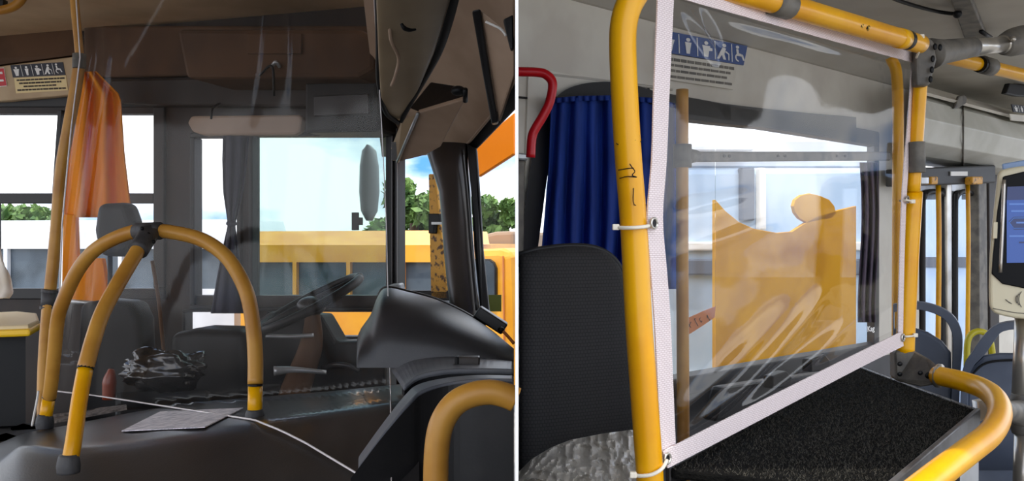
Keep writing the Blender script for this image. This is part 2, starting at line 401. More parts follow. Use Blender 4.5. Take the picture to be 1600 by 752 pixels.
# quarter window next to the front pillar
QW = vplane(620, 2.93, 700, 2.8)
wq = thing_s('window_6'); struct(wq)
mk('pane', rect(QW, 620, 240, 700, 466, 0.004, 0.03), M['glass'], wq)
mk('frame_bar', rect(QW, 620, 454, 706, 470, 0.04), M['gasket'], wq, bevel=0.004)
mk('frame_post', slab(QW, [(669, 272), (679, 272), (700, 468), (673, 468)], 0.03), M['rust'], wq, bevel=0.004)
lt = mk('latch', slab(QW, [(669, 334), (686, 334), (687, 348), (678, 350), (677, 365), (669, 365)], 0.02, -0.02), M['black'], wq, bevel=0.003)
mk('latch_pin', rect(QW, 674, 347, 687, 351, 0.01, -0.028), M['alu'], lt)
# front pillar
rings = []
for y, xl, xr, d in ((225, 662, 744, 2.62), (262, 674, 745, 2.6), (300, 686, 748, 2.57), (345, 690, 750, 2.53), (390, 693, 753, 2.5), (440, 698, 757, 2.46), (500, 706, 764, 2.42)):
    cx, hw = (xl + xr - 14) / 2, (xr - 14 - xl) / 2
    ring = [P(cx + hw * math.cos(t), y, d) + Vector((0, -0.05 * math.sin(t), 0)) for t in [math.pi * k / 12 for k in range(13)]]
    ring += [P(cx - hw, y, d) + Vector((0, 0.08, 0)), P(cx + hw, y, d) + Vector((0, 0.08, 0))]
    rings.append(ring)
ap = mk('trim_2', loft(rings), M['pillar'], smooth=True); struct(ap)
m = ap.modifiers.new('edge', 'EDGE_SPLIT'); m.split_angle = math.radians(50)
mk('pillar_gasket', ext([P(729, 225, 2.6), P(745, 232, 2.6), P(750, 300, 2.55), P(755, 390, 2.5), P(766, 500, 2.42), P(752, 500, 2.42), P(741, 390, 2.5), P(736, 300, 2.55)], (0, 0.05, 0)), M['gasket'], ap, bevel=0.004)
mk('pillar_bead', tube([P(722, 235, 2.56), P(729, 300, 2.52), P(736, 390, 2.46), P(745, 485, 2.39)], 0.004), M['blackplastic'], ap, smooth=True)
# windscreen, its header and the header panel overhead
HP = plane3(P(600, -30, 2.35), P(830, -30, 1.95), P(720, 240, 2.75))
hp = mk('ceiling_front', slab(HP, [(560, -60), (802, -60), (804, 128), (788, 158), (742, 224), (700, 240), (640, 246), (596, 246)], 0.03), M['panel'], bevel=0.004); struct(hp)
hh = mk('header_trim', slab(HP, [(804, 122), (804, 172), (742, 236), (716, 240), (732, 222), (788, 158)], 0.03, -0.012), M['gasket'], hp, bevel=0.004)
mk('header_bead', tube([HP(804, 126, -0.02), HP(788, 156, -0.02), HP(735, 220, -0.02), HP(718, 236, -0.02)], 0.004, res=1), M['panel'], hp, smooth=True)
mk('header_seam', slab(HP, [(688, 229), (722, 229), (720, 232), (687, 232)], 0.004, -0.006), M['gasket'], hp)
ws = thing_s('window_7'); struct(ws)
WS = vplane(745, 2.75, 805, 2.68)
mk('pane', slab(WS, [(735, 236), (803, 176), (803, 560), (760, 520)], 0.005), M['glass'], ws)
tag(mk('registration_sticker', rect(WS, 763, 461, 783, 487, 0.002, -0.004), M['greensticker']), 'small olive green sticker stuck low on the windscreen beside the pillar', 'sticker')
# raised platform and floor
struct(mk('floor_left', ext([WL(-420, 700), WL(640, 700), Vector((-0.02, 2.3, WL(0, 700).z)), Vector((-0.02, -2.0, WL(0, 700).z)), Vector((-3.6, -2, WL(0, 700).z))], (0, 0, -0.05)), M['floor']))

# ------------------------------------------------------------------ LEFT: overhead things
t = thing('driver_sun_visor', 'padded brown sun visor folded flat above the driver window', 'sun visor')
VP = WL.shift(-0.14)
mk('pad', slab(VP, [(298, 181), (468, 179), (472, 186), (469, 206), (460, 211), (318, 212), (300, 206), (292, 192)], 0.03), M['panel'], t, bevel=0.008)
mk('arm', tube([VP(330, 186), VP(332, 170), VP(345, 160, 0.1)], 0.004), M['black'], t, smooth=True)
t = thing('overhead_locker', 'dark brown locker above the driver seat behind the hanging film', 'locker')
LP = WL.shift(-0.30)
mk('body', slab(LP, [(275, 45), (560, 45), (585, 60), (585, 108), (560, 122), (290, 122)], 0.26), M['brown'], t, bevel=0.015)
mk('door', slab(LP, [(385, 52), (470, 52), (470, 84), (385, 84)], 0.01, -0.012), M['brown'], t, bevel=0.003)
mk('catch', tube([LP(425, 104, -0.01), LP(431, 97, -0.03), LP(437, 104, -0.01)], 0.006), M['alu'], t, smooth=True)
mk('handle', tube([LP(405, 118, -0.01), LP(425, 104, -0.03), LP(428, 150, -0.01)], 0.004), M['black'], t, smooth=True)
t = thing('radio_unit', 'black radio unit hanging from the roof right of the sun visor', 'radio')
RP = WL.shift(-0.2)
mk('case', slab(RP, [(476, 128), (588, 122), (592, 205), (476, 208)], 0.15), M['black'], t, bevel=0.01)
mk('panel', slab(RP, [(490, 150), (575, 146), (577, 178), (490, 182)], 0.01, -0.012), M['blackplastic'], t, bevel=0.003)

# rounded air duct
t = thing('air_duct', 'rounded tan air duct tapering down to the windscreen corner', 'air duct')
rings = []
for y, cx, hw, d in ((-70, 655, 68, 1.66), (-20, 650, 62, 1.75), (40, 642, 52, 1.88), (90, 635, 43, 2.0), (130, 627, 33, 2.1), (160, 622, 25, 2.18), (178, 620, 16, 2.23), (187, 621, 6, 2.26)):
    r = hw / F * d
    rings.append([P(cx, y, d) + Vector((r * math.cos(a), r * 1.0 * math.sin(a), r * 0.25 * math.cos(a + 0.6))) for a in [2 * math.pi * k / 28 for k in range(28)]])
mk('casing', loft(rings), M['duct'], t, smooth=True)
mk('seal', tube([P(716, -30, 1.78), P(701, 30, 1.9), P(684, 80, 2.02), P(662, 122, 2.12), P(640, 162, 2.2), P(627, 190, 2.26)], [0.011, 0.011, 0.011, 0.010, 0.008, 0.005]), M['gasket'], t, smooth=True)
mk('rim', tube([P(589, -30, 1.78), P(591, 60, 1.95), P(592, 130, 2.1), P(603, 175, 2.2), P(622, 192, 2.26)], 0.006), M['gasket'], t, smooth=True)
mk('cover_lip', tube([P(608, 20, 1.84), P(611, 62, 1.88), P(623, 91, 1.93), P(618, 118, 1.99), P(612, 134, 2.04)], 0.004), M['panel'], t, smooth=True)
mk('clip', tube([P(627, 37, 1.81), P(632, 44, 1.815), P(640, 47, 1.825), P(650, 46, 1.83)], [0.003, 0.005, 0.004, 0.002]), M['black'], t, smooth=True)
# hinged flap
t = thing('hinged_flap', 'taupe hinged flap hanging open below the rounded air duct', 'flap')
FP = plane3(P(653, 177, 2.25), P(727, 155, 2.15), P(621, 253, 2.5))
mk('leaf', slab(FP, [(653, 177), (727, 155), (688, 230), (664, 243), (640, 249), (621, 253)], 0.012), M['panel'], t, bevel=0.003)
mk('edge_strip', tube([FP(653, 177, -0.004), FP(621, 253, -0.004)], 0.004, res=1), M['alu'], t, smooth=True)
mk('back_plate', ext([P(628, 188, 2.4), P(652, 178, 2.35), P(621, 250, 2.55), P(611, 232, 2.55)], (0, 0.02, 0)), M['duct'], t)
hg = mk('hinge', ball(P(716, 142, 2.1), 0.018, 0.018, 0.012), M['black'], t, smooth=True)
mk('hinge_pin', tube([P(727, 140, 2.08), P(727, 158, 2.12)], 0.006), M['black'], hg, smooth=True)
mk('recess_shadow', ext([P(640, 168, 2.35), P(672, 128, 2.2), P(712, 134, 2.2), P(726, 152, 2.22), P(655, 174, 2.36)], (0, 0.02, 0)), M['darkbrown'], t, bevel=0.004)  # dark sheet stands in for the shadow behind the flap
mk('lower_bracket', ext([P(612, 222, 2.5), P(620, 222, 2.5), P(622, 250, 2.55), P(612, 250, 2.55)], (0, 0.03, 0)), M['alu'], t)
# hanging visor with dark edge
t = thing('windscreen_visor', 'tan visor board with a thick dark edge hanging by the windscreen', 'sun visor')
mk('board', ext([P(751, 16, 1.80), P(803, 58, 1.78), P(803, 118, 1.84), P(790, 158, 1.9), P(779, 190, 1.95)], (0.004, 0.02, 0)), M['panel'], t, bevel=0.003)
mk('edge_trim', ext([P(737, 16, 1.79), P(751, 13, 1.79), P(779, 191, 1.94), P(768, 193, 1.94), P(755, 120, 1.88)], (0, 0.035, 0)), M['blackplastic'], t, bevel=0.004)
mk('mount', ext([P(786, 30, 1.75), P(802, 22, 1.75), P(803, 76, 1.76), P(798, 78, 1.76), P(793, 58, 1.76)], (0, 0.02, 0)), M['black'], t, bevel=0.004)
mk('cord', tube([P(759, 34, 1.775), P(772, 40, 1.77), P(783, 46, 1.77), P(791, 56, 1.77)], 0.0025), M['white'], t, smooth=True)

# priority signs on the cove
def figures(parent, o, ux, uy, nrm, fm):
    """five white pictograms across a plate; o top-left, ux along, uy down"""
    def poly(pts): return ext([o + ux * a + uy * b - nrm * 0.0015 for a, b in pts], nrm * 0.001)
    def circ(cx, cy, r, rb, n=12): return [(cx + r * math.cos(2 * math.pi * k / n), cy + rb * math.sin(2 * math.pi * k / n)) for k in range(n)]
    for i in range(5):
        x = 0.1 + 0.2 * i; mb = MB()
        if i < 3:
            mb.add(poly(circ(x, 0.24, 0.022, 0.09)))
            w = (0.055, 0.035, 0.045)[i]
            mb.add(poly([(x - w, 0.36), (x + w, 0.36), (x + w * 0.7, 0.62), (x + w * 0.5, 0.90), (x - w * 0.5, 0.90), (x - w * 0.7, 0.62)]))
            if i == 2: mb.add(poly([(x + 0.03, 0.42), (x + 0.07, 0.46), (x + 0.07, 0.58), (x + 0.03, 0.6)]))
        elif i == 3:
            mb.add(poly(circ(x + 0.01, 0.2, 0.022, 0.09)))
            mb.add(poly([(x - 0.01, 0.3), (x + 0.03, 0.34), (x + 0.01, 0.62), (x + 0.03, 0.9), (x + 0.0, 0.9), (x - 0.02, 0.68), (x - 0.05, 0.9), (x - 0.075, 0.9), (x - 0.04, 0.55)]))
            mb.add(poly([(x + 0.03, 0.45), (x + 0.07, 0.58), (x + 0.07, 0.9), (x + 0.06, 0.9), (x + 0.06, 0.62), (x + 0.02, 0.52)]))
        else:
            mb.add(poly(circ(x - 0.03, 0.16, 0.02, 0.08)))
            mb.add(poly([(x - 0.045, 0.26), (x - 0.02, 0.26), (x - 0.012, 0.5), (x + 0.035, 0.5), (x + 0.06, 0.78), (x + 0.04, 0.8), (x + 0.02, 0.6), (x - 0.035, 0.6)]))
            for k in range(14):
                a, b = math.radians(100 + k * 18), math.radians(118 + k * 18)
                q = lambda t, s: (x - 0.008 + 0.05 * s * math.cos(t), 0.68 + 0.22 * s * math.sin(t))
                mb.add(poly([q(a, 1), q(b, 1), q(b, 0.72), q(a, 0.72)]))
        mk('pictogram', mb, fm, parent)
    for i in range(1, 5):
        x = 0.2 * i
        mk('divider', poly([(x - 0.006, 0.06), (x + 0.002, 0.06), (x + 0.010, 0.95), (x + 0.002, 0.95)]), fm, parent)
def text_bars(parent, o, ux, uy, nrm, rows, fm, seed=1):
    rnd = random.Random(seed)
    for (y, a, b, h) in rows:
        mb = MB(); x = a
        while x < b - 0.01:
            w = min(rnd.uniform(0.04, 0.11), b - x)
            mb.add(ext([o + ux * p + uy * q - nrm * 0.0015 for p, q in ((x, y - h), (x + w, y - h), (x + w, y + h), (x, y + h))], nrm * 0.001))
            x += w + 0.012
        mk('text_line', mb, fm, parent)
CP = cvp.shift(-0.002)
t = thing('priority_sign', 'dark priority seating sign with white pictograms beside a red sticker', 'sign')
mk('plate', slab(CP, [(16, 102), (98, 97), (102, 117), (20, 121)], 0.002), M['navy'], t)
o_, ux_, uy_ = CP(16, 102), CP(98, 97) - CP(16, 102), CP(20, 121) - CP(16, 102)
figures(t, o_, ux_, uy_, CP.n, M['signwhite'])
mk('caption_plate', slab(CP, [(22, 122), (103, 118), (106, 141), (25, 146)], 0.002), M['signcream'], t)
o_, ux_, uy_ = CP(22, 122), CP(103, 118) - CP(22, 122), CP(25, 146) - CP(22, 122)
text_bars(t, o_, ux_, uy_, CP.n, ((0.16, 0.05, 0.97, 0.05), (0.37, 0.09, 0.9, 0.05), (0.58, 0.17, 0.8, 0.045), (0.80, 0.04, 0.97, 0.05)), M['ink'])
t = thing('warning_sticker', 'small red sticker with white edge left of the priority sign', 'sticker')
mk('plate', slab(CP, [(-28, 109), (6, 106), (11, 134), (-24, 138)], 0.002), M['redsticker'], t)
mk('border', tube([CP(-28, 109, -0.002), CP(6, 106, -0.002), CP(11, 134, -0.002), CP(-24, 138, -0.002)], 0.0016, n=6, res=1), M['signwhite'], t)
mk('text_line', slab(CP, [(-20, 114), (3, 112), (4, 115.5), (-20, 117)], 0.001, -0.001), M['signwhite'], t)
mk('text_line', slab(CP, [(-18, 126), (5, 124), (6, 127), (-17, 129)], 0.001, -0.001), M['signwhite'], t)

# ------------------------------------------------------------------ LEFT: rails
def rail_pts(l, d0, d1=None):
    n = len(l)
    return [P(q[0], q[1], q[2] if len(q) > 2 else d0 + ((d1 or d0) - d0) * i / (n - 1)) for i, q in enumerate(l)]
R = 0.0166
t = thing('arched_handrail', 'arched ochre handrail with a forward leg standing on the black engine cover', 'handrail')
arch = rail_pts([(77, 621), (80, 600), (85, 550), (90, 500), (99, 470), (122, 422), (152, 388), (196, 366), (235, 360), (280, 365), (318, 376), (350, 398), (372, 428), (388, 466), (396, 515), (399, 560), (399, 601)], 2.26, 1.94)
mk('arch', tube(arch, R), M['ochre'], t, smooth=True)
mk('arch_base', tube([P(70, 660, 2.26), P(76, 624, 2.26)], R * 0.94, res=1), M['yellow'], t, smooth=True)
mk('arch_base', tube([P(398, 654, 1.93), P(399, 604, 1.94)], R * 0.94, res=1), M['yellow'], t, smooth=True)
br = rail_pts([(222, 380, 2.04), (206, 407, 2.0), (183, 446, 1.95), (160, 489, 1.9), (146, 530, 1.86), (136, 566, 1.83), (133.5, 575, 1.825)], 2)
mk('forward_leg', tube(br, R), M['ochre'], t, smooth=True)
mk('leg_base', tube(rail_pts([(133, 577, 1.825), (124, 627, 1.79), (115, 690, 1.75), (109, 722, 1.735)], 2), R * 0.94), M['yellow'], t, smooth=True)
mk('ring', tube([P(133.9, 573.5, 1.826), P(133.2, 577, 1.824)], R * 1.02, res=1), M['black'], t)
mk('ring', tube([P(399, 600, 1.94), P(399, 603, 1.94)], R * 1.02, res=1), M['black'], t)
mk('ring', tube([P(77, 620, 2.26), P(76, 623, 2.26)], R * 1.02, res=1), M['black'], t)
cl = mk('clamp', tube([P(215, 362, 2.115), P(249, 361, 2.08)], R * 1.28, res=1), M['rubber'], t, smooth=True)
mk('clamp_sleeve', tube([P(234, 364, 2.08), P(226, 376, 2.05), P(216, 392, 2.02)], R * 1.34), M['rubber'], cl, smooth=True)
for bx, by in ((222, 357), (232, 366), (240, 378)):
    mk('bolt', ball(P(bx, by, 2.045), 0.005, 0.005, 0.005, 8, 6), M['black'], cl, smooth=True)
def foot(px, py, d, rr):
    b = P(px, py, d)
    return tube([b + Vector((0, 0, -0.014)), b, b + Vector((0, 0, 0.012)), b + Vector((0, 0, 0.022))], [rr * 1.12, rr * 1.2, rr * 1.1, rr * 0.9], res=3)
mk('foot', foot(107, 728, 1.735, R * 1.12), M['rubber'], t, smooth=True)
mk('foot', foot(398, 656, 1.93, R * 1.1), M['rubber'], t, smooth=True)
mk('foot', foot(70, 661, 2.26, R * 1.1), M['rubber'], t, smooth=True)

t = thing('stanchion_pole', 'thin ochre pole with grey sleeves along the left edge of the film', 'pole')
mk('upper_tube', tube(rail_pts([(114, -40), (117, 10), (122, 60), (125, 95)], 2.52), 0.012), M['ochre'], t, smooth=True)
mk('middle_tube', tube(rail_pts([(124, 100), (118, 140), (107, 200), (95, 270), (87, 370), (77, 466)], 2.52), 0.0165), M['ochre'], t, smooth=True)
mk('lower_tube', tube(rail_pts([(76, 470), (71, 533), (68, 600), (68, 655)], 2.5, 2.4), 0.0165), M['ochre'], t, smooth=True)
mk('sleeve', tube(rail_pts([(124, 84), (124, 107)], 2.51), 0.0185, res=1), M['fitting'], t, bevel=0.002, smooth=True)
cl = mk('sleeve', tube(rail_pts([(77.5, 455), (75.5, 482)], 2.5), 0.0205, res=1), M['rubber'], t, smooth=True)
mk('flange', tube(rail_pts([(78, 453), (77.6, 457)], 2.5), 0.0225, res=1), M['rubber'], cl)
mk('flange', tube(rail_pts([(75.7, 479), (75.4, 483)], 2.5), 0.0225, res=1), M['rubber'], cl)

tag(mk('hoop_handrail', tube(rail_pts([(681, 830), (681, 740), (684, 690), (692, 658), (710, 632), (735, 618), (765, 613), (790, 618), (806, 625)], 1.19), 0.0168, n=20), M['ochre'], smooth=True),
    'ochre hoop handrail in the bottom corner before the dashboard', 'handrail')
t = thing('ceiling_grab_rail', 'curved ochre grab rail at the ceiling in the top left corner', 'grab rail')
mk('rail', tube(rail_pts([(-60, 18), (-10, 17), (12, 14), (26, 7), (36, -6), (40, -30)], 2.9), 0.0145), M['ochre'], t, smooth=True)
mk('bracket', ext([P(-14, 0, 2.92), P(5, -2, 2.92), P(4, 10, 2.92), P(-14, 14, 2.92)], (0, 0.03, 0)), M['blackplastic'], t, bevel=0.003)

# ------------------------------------------------------------------ LEFT: engine cover
BK = [(-60, (700, 2.3)), (40, (668, 2.42)), (60, (662, 2.42)), (85, (656, 2.42)), (120, (648, 2.42)), (200, (630, 2.45)), (300, (614, 2.5)), (400, (607, 2.5)), (520, (600, 2.45)), (655, (588, 2.35))]
RM = [(-60, (775, 1.9)), (34, (694, 1.98)), (60, (699, 1.94)), (100, (703, 1.9)), (200, (693, 1.88)), (300, (677, 1.86)), (400, (661, 1.85)), (520, (643, 1.8)), (655, (622, 1.72))]
FB = [(-60, (860, 1.66)), (34, (830, 1.66)), (100, (830, 1.62)), (400, (830, 1.52)), (655, (830, 1.42))]
def i2(tab, x): return interp([(a, b[0]) for a, b in tab], x), interp([(a, b[1]) for a, b in tab], x)
def cover_row(tab, px): y, d = i2(tab, px); return P(px, y, d)
def cover_depth(px, py):
    px = min(max(px, -60), 650)
    (yb, db), (yr, dr), (yf, df) = i2(BK, px), i2(RM, px), i2(FB, px)
    if py <= yb: return db
    if py <= yr: t = (py - yb) / (yr - yb); return 1 / ((1 - t) / db + t / dr)
    t = (py - yr) / (yf - yr); return 1 / ((1 - t) / dr + t / df)
cols = [-60 + 715 * k / 40 for k in range(41)]
rows = []
for px in cols:
    b, r, f = cover_row(BK, px), cover_row(RM, px), cover_row(FB, px)
    col = [b + Vector((0, 0.02, -0.2)), b + (r - b) * 0.0, b + (r - b) * 0.5, b + (r - b) * 0.88, b + (r - b) * 0.97, r + (f - r) * 0.03 + Vector((0, 0, -0.004)), r + (f - r) * 0.10, r + (f - r) * 0.5, f, f + Vector((0, 0.1, -0.3))]
    rows.append(col)
nr = len(rows[0])
ec = mk('engine_cover', ([p for col in rows for p in col], [[i * nr + j, (i + 1) * nr + j, (i + 1) * nr + j + 1, i * nr + j + 1] for i in range(len(rows) - 1) for j in range(nr - 1)]), M['cover'], smooth=True, subs=2)
tag(ec, 'glossy black moulded engine cover across the bottom of the left bus', 'engine cover')
# mat strip and paper on it
def on_cover(px, py, up=0.006): return P(px, py, cover_depth(px, py) - up)
tag(mk('ribbed_mat', sheet(20, 4, lambda u, v: on_cover(80 + 118 * u, (661 - 22 * u) * (1 - v) + (648 - 14 * u) * v, 0.02)), mat('ribbed mat', c(120, 108, 100), 0.8, col2=c(64, 58, 54), scale=90, lo=0.35, hi=0.65), solid=0.006),
    'grey speckled mat strip lying on the back edge of the engine cover', 'mat')
tag(mk('printed_sheet', sheet(14, 4, lambda u, v: on_cover(190 + 60 * v + 130 * u, 674 - 30 * v - 6 * u, 0.02 + 0.006 * math.sin(9 * u))), M['paper'], solid=0.002),
    'creased printed paper sheet lying under the film on the engine cover', 'paper')

# ------------------------------------------------------------------ LEFT: dashboard
t = thing('dashboard', 'dark grey moulded dashboard hump with shelf below the front pillar', 'dashboard')
def hump():
    top = [(557, 560), (560, 522), (579, 492), (590, 464), (604, 450), (640, 457), (680, 468), (720, 486), (760, 510), (803, 545)]
    top = [(v.x, v.y) for v in catmull([Vector((x, y, 0)) for x, y in top], 4)]
    rings = []
    N = 10
    for k in range(N + 1):
        s = k / N; a = s * math.pi / 2
        ring = []
        for x, y in top:
            yb = 575
            yy = yb + (y - yb) * math.sin(a) ** 0.7
            d = 1.98 + 0.28 * (1 - math.cos(a))
            ring.append(P(x, yy, d))
        rings.append(ring)
    n = len(top); v = [p for r in rings for p in r]
    f = [[i * n + j, i * n + j + 1, (i + 1) * n + j + 1, (i + 1) * n + j] for i in range(N) for j in range(n - 1)]
    back = [P(x, y + 2, 2.6) for x, y in top]; k0 = len(v); v += back
    f += [[N * n + j, N * n + j + 1, k0 + j + 1, k0 + j] for j in range(n - 1)]
    return v, f
hm = mk('hump', hump(), M['dash'], t, smooth=True)
mk('hump_rim', tube([P(592, 463, 2.3), P(604, 451, 2.3), P(640, 458, 2.3), P(680, 469, 2.3), P(720, 487, 2.3), P(758, 510, 2.3)], 0.007), M['blackplastic'], t, smooth=True)
mk('corner_highlight', ext([P(606, 446, 2.3), P(625, 444, 2.32), P(628, 455, 2.32), P(607, 457, 2.3)], (0, 0.08, 0)), M['alu'], t, bevel=0.004)  # bright metal piece stands in for a highlight on the hump
def strip(front, back, th, res=5):
    fr = catmull([P(*q) for q in front], res); bk = catmull([P(*q) for q in back], res)
    n = len(fr); v = fr + bk + [p - UPV * th for p in fr] + [p - UPV * th for p in bk]
    f = []
    for i in range(n - 1):
        f += [[i, i + 1, n + i + 1, n + i], [2 * n + i, 3 * n + i, 3 * n + i + 1, 2 * n + i + 1], [i, 2 * n + i, 2 * n + i + 1, i + 1], [n + i, n + i + 1, 3 * n + i + 1, 3 * n + i]]
    f += [[0, n, 3 * n, 2 * n], [n - 1, 3 * n - 1, 4 * n - 1, 2 * n - 1]]
    return v, f
mk('shelf', strip([(631, 604, 1.74), (655, 586, 1.76), (700, 577, 1.77), (750, 576, 1.77), (803, 577, 1.77)], [(612, 575, 2.02), (640, 557, 2.06), (690, 550, 2.08), (750, 553, 2.08), (803, 562, 2.04)], 0.012), M['dashlight'], t, bevel=0.005)
mk('shelf_groove', strip([(632, 609, 1.745), (656, 591, 1.765), (700, 582, 1.775), (750, 581, 1.775), (803, 582, 1.775)], [(628, 600, 1.9), (650, 586, 1.9), (700, 578, 1.9), (750, 577, 1.9), (803, 578, 1.9)], 0.03), M['black'], t)
mk('lower_rim', strip([(560, 730, 1.50), (600, 676, 1.53), (640, 627, 1.56), (660, 610, 1.58), (700, 598, 1.60), (750, 592, 1.6), (803, 592, 1.6)], [(560, 714, 1.62), (596, 664, 1.64), (632, 618, 1.68), (655, 600, 1.7), (700, 590, 1.72), (750, 586, 1.73), (803, 587, 1.73)], 0.02), M['dashlight'], t, bevel=0.004)
mk('lower_body', strip([(548, 748, 1.49), (600, 680, 1.52), (642, 632, 1.55), (662, 615, 1.57), (700, 603, 1.59), (750, 597, 1.59), (803, 597, 1.59)], [(566, 740, 1.8), (605, 680, 1.8), (645, 630, 1.8), (662, 612, 1.8), (700, 600, 1.8), (750, 592, 1.8), (803, 592, 1.8)], 0.5), M['blackplastic'], t)
# vent block, wiper motor
t2 = thing('switch_block', 'small dark brown switch block standing on the dashboard shelf', 'switch')
mk('body', box(P(731, 566, 1.86), 0.050, 0.03, 0.024), M['pillar'], t2, bevel=0.003)
mk('side_cap', box(P(714, 566, 1.855), 0.008, 0.034, 0.026), M['black'], t2, bevel=0.002)
t2 = thing('wiper_bracket', 'black angled bracket resting on the dashboard beneath the windscreen', 'bracket')
BRK = Matrix.Rotation(math.radians(33), 3, 'Y')
mk('body', box(P(767, 500, 2.3), 0.085, 0.05, 0.032, BRK), M['blackplastic'], t2, bevel=0.004)
mk('knob', ball(P(783, 516, 2.26), 0.009, 0.009, 0.009, 10, 8), M['black'], t2, smooth=True)
mk('wire', tube([P(784, 516, 2.26), P(792, 524, 2.25), P(803, 537, 2.24)], 0.004), M['tape'], t2, smooth=True)

# ------------------------------------------------------------------ LEFT: driver place behind the film
t = thing('steering_wheel', 'black steering wheel seen edge on through the hanging film', 'steering wheel')
cw = P(484, 474, 2.72); Ln = Vector((0.89, 0.05, 0.45)).normalized(); Nn = (Vector((-0.44, -0.15, 0.88)) - Ln * Vector((-0.44, -0.15, 0.88)).dot(Ln)).normalized(); Bn = Nn.cross(Ln)
ring = [cw + (Ln * math.cos(a) + Bn * math.sin(a)) * 0.168 for a in [2 * math.pi * k / 40 for k in range(41)]]
mk('rim', tube(ring, 0.0135, n=10, res=1), M['black'], t, smooth=True)
mk('spoke', tube([cw, cw + Ln * 0.165], [0.014, 0.010], res=1), M['black'], t, smooth=True)
mk('spoke', tube([cw, cw - Ln * 0.165], [0.014, 0.010], res=1), M['black'], t, smooth=True)
mk('hub', ball(cw - Nn * 0.01, 0.045, 0.045, 0.03), M['blackplastic'], t, smooth=True)
t = thing('steering_column', 'tan wrapped steering column rising from the floor to the wheel', 'steering column')
mk('shaft', tube([cw - Nn * 0.02, P(486, 540, 2.74), P(462, 610, 2.72), P(450, 660, 2.7)], [0.02, 0.035, 0.045, 0.05]), M['brown'], t, smooth=True)
mk('stalk', tube([P(490, 524, 2.68), P(455, 526, 2.66), P(415, 525, 2.64)], 0.006), M['alu'], t, smooth=True)
mk('lever', tube([P(510, 582, 2.66), P(460, 578, 2.64), P(428, 580, 2.62)], [0.006, 0.009, 0.014]), M['alu'], t, smooth=True)
t = thing('driver_console', 'black driver console under the side window behind the film', 'console')
DC = vplane(400, 2.88, 600, 2.72)
mk('body', slab(DC, [(396, 505), (420, 488), (500, 492), (524, 534), (566, 533), (578, 505), (602, 500), (602, 640), (396, 640)], 0.08), M['black'], t, bevel=0.01)
mk('cable', tube([DC(505, 575, -0.03), DC(525, 570, -0.05), DC(545, 572, -0.05), DC(560, 580, -0.03)], 0.008), M['dash'], t, smooth=True)
t = thing('driver_chair', 'dark grey driver seat with high back behind the film', 'seat')
SP = vplane(110, 2.92, 300, 2.82)
def cushion(pl, pts, th, bev, name, m, par, off=0.0):
    return mk(name, slab(pl, pts, th, off), m, par, bevel=bev, seg=4, smooth=True)
cushion(SP, [(122, 474), (160, 468), (205, 472), (216, 500), (222, 660), (112, 660)], 0.10, 0.025, 'backrest', M['wallgrey'], t)
cushion(SP, [(262, 522), (300, 514), (380, 516), (386, 560), (386, 660), (255, 660)], 0.16, 0.03, 'seat_base', M['black'], t)
mk('belt', tube([SP(238, 408, -0.02), SP(248, 470, -0.03), SP(255, 540, -0.03), SP(262, 600, -0.03)], 0.006), M['brown'], t, smooth=True)
mk('headrest', slab(SP, [(150, 318), (196, 316), (206, 345), (204, 385), (190, 402), (152, 400), (144, 360)], 0.07, 0.0), M['wallgrey'], t, bevel=0.025, seg=4)
mk('seat_cushion', ext([P(180, 612, 2.78), P(330, 608, 2.76), P(330, 632, 2.5), P(180, 640, 2.5)], (0, 0, -0.1)), M['black'], t, bevel=0.015)
mk('headrest_post', tube([SP(172, 398, 0.04), SP(172, 474, 0.04)], 0.008), M['black'], t, smooth=True)
# crumpled black bag on the seat
def crumple(cx, cy, d, rx, ry, rz, seed, amp, nu=40, nv=26):
    v, f = ball((0, 0, 0), 1, 1, 1, nu, nv); out = []
    for p in v:
        q = p * 2.2 + Vector((seed * 3.1, seed, -seed)); k = 1 + amp * (abs(mnoise.noise(q)) * 2 - 0.5) + amp * 0.4 * mnoise.noise(q * 3.1)
        out.append(P(cx, cy, d) + Vector((p.x * rx, p.y * ry, p.z * rz)) * k)
    return out, f
tag(mk('plastic_bag', crumple(255, 578, 2.62, 0.12, 0.08, 0.06, 2, 0.28), mat('shiny black bag', c(26, 25, 26), 0.16, spec=0.8), smooth=True), 'crumpled shiny black bag heaped behind the arched handrail', 'bag')
tag(mk('reflective_bottle', tube([P(170, 624, 2.6), P(171, 598, 2.6), P(173, 585, 2.6), P(174, 577, 2.6)], [0.018, 0.02, 0.014, 0.008]), mat('red brown plastic', c(140, 60, 34), 0.3), smooth=True), 'small red brown bottle upright behind the film', 'bottle')
# orange curtain, lower orange panel, dark tied curtain
def oc(u, v):
    y = 112 + 228 * v
    xl = interp([(112, 120), (160, 112), (250, 104), (340, 100)], y); xr = interp([(112, 150), (150, 188), (240, 194), (340, 206)], y)
    return P(xl + (xr - xl) * u, y, 3.12 + 0.02 * math.sin(u * 16 + v))
tag(mk('orange_curtain', sheet(40, 20, oc), M['orange'], smooth=True, solid=0.004), 'orange pleated curtain hanging behind the thin ochre pole', 'curtain')
t = thing('orange_partition', 'low orange partition panel behind the driver seat headrest', 'partition')
PPL = vplane(95, 3.12, 170, 3.08)
mk('panel', slab(PPL, [(98, 335), (118, 335), (120, 402), (160, 404), (170, 474), (96, 470)], 0.02), M['orange'], t, bevel=0.004)
mk('cap_rail', tube([PPL(96, 470), PPL(172, 476)], 0.008, res=1), M['alu'], t, smooth=True)
def tc_(u, v):
    y = 212 + 278 * v
    w = interp([(212, 20), (250, 19), (300, 15), (345, 6), (352, 5), (380, 10), (430, 18), (490, 26)], y); cx = interp([(212, 369), (345, 362), (490, 356)], y)
    a = (u - 0.5) * math.pi
    return P(cx + w * math.sin(a), y, 3.06 - 0.03 * math.cos(a) - 0.008 * math.sin(u * 22))
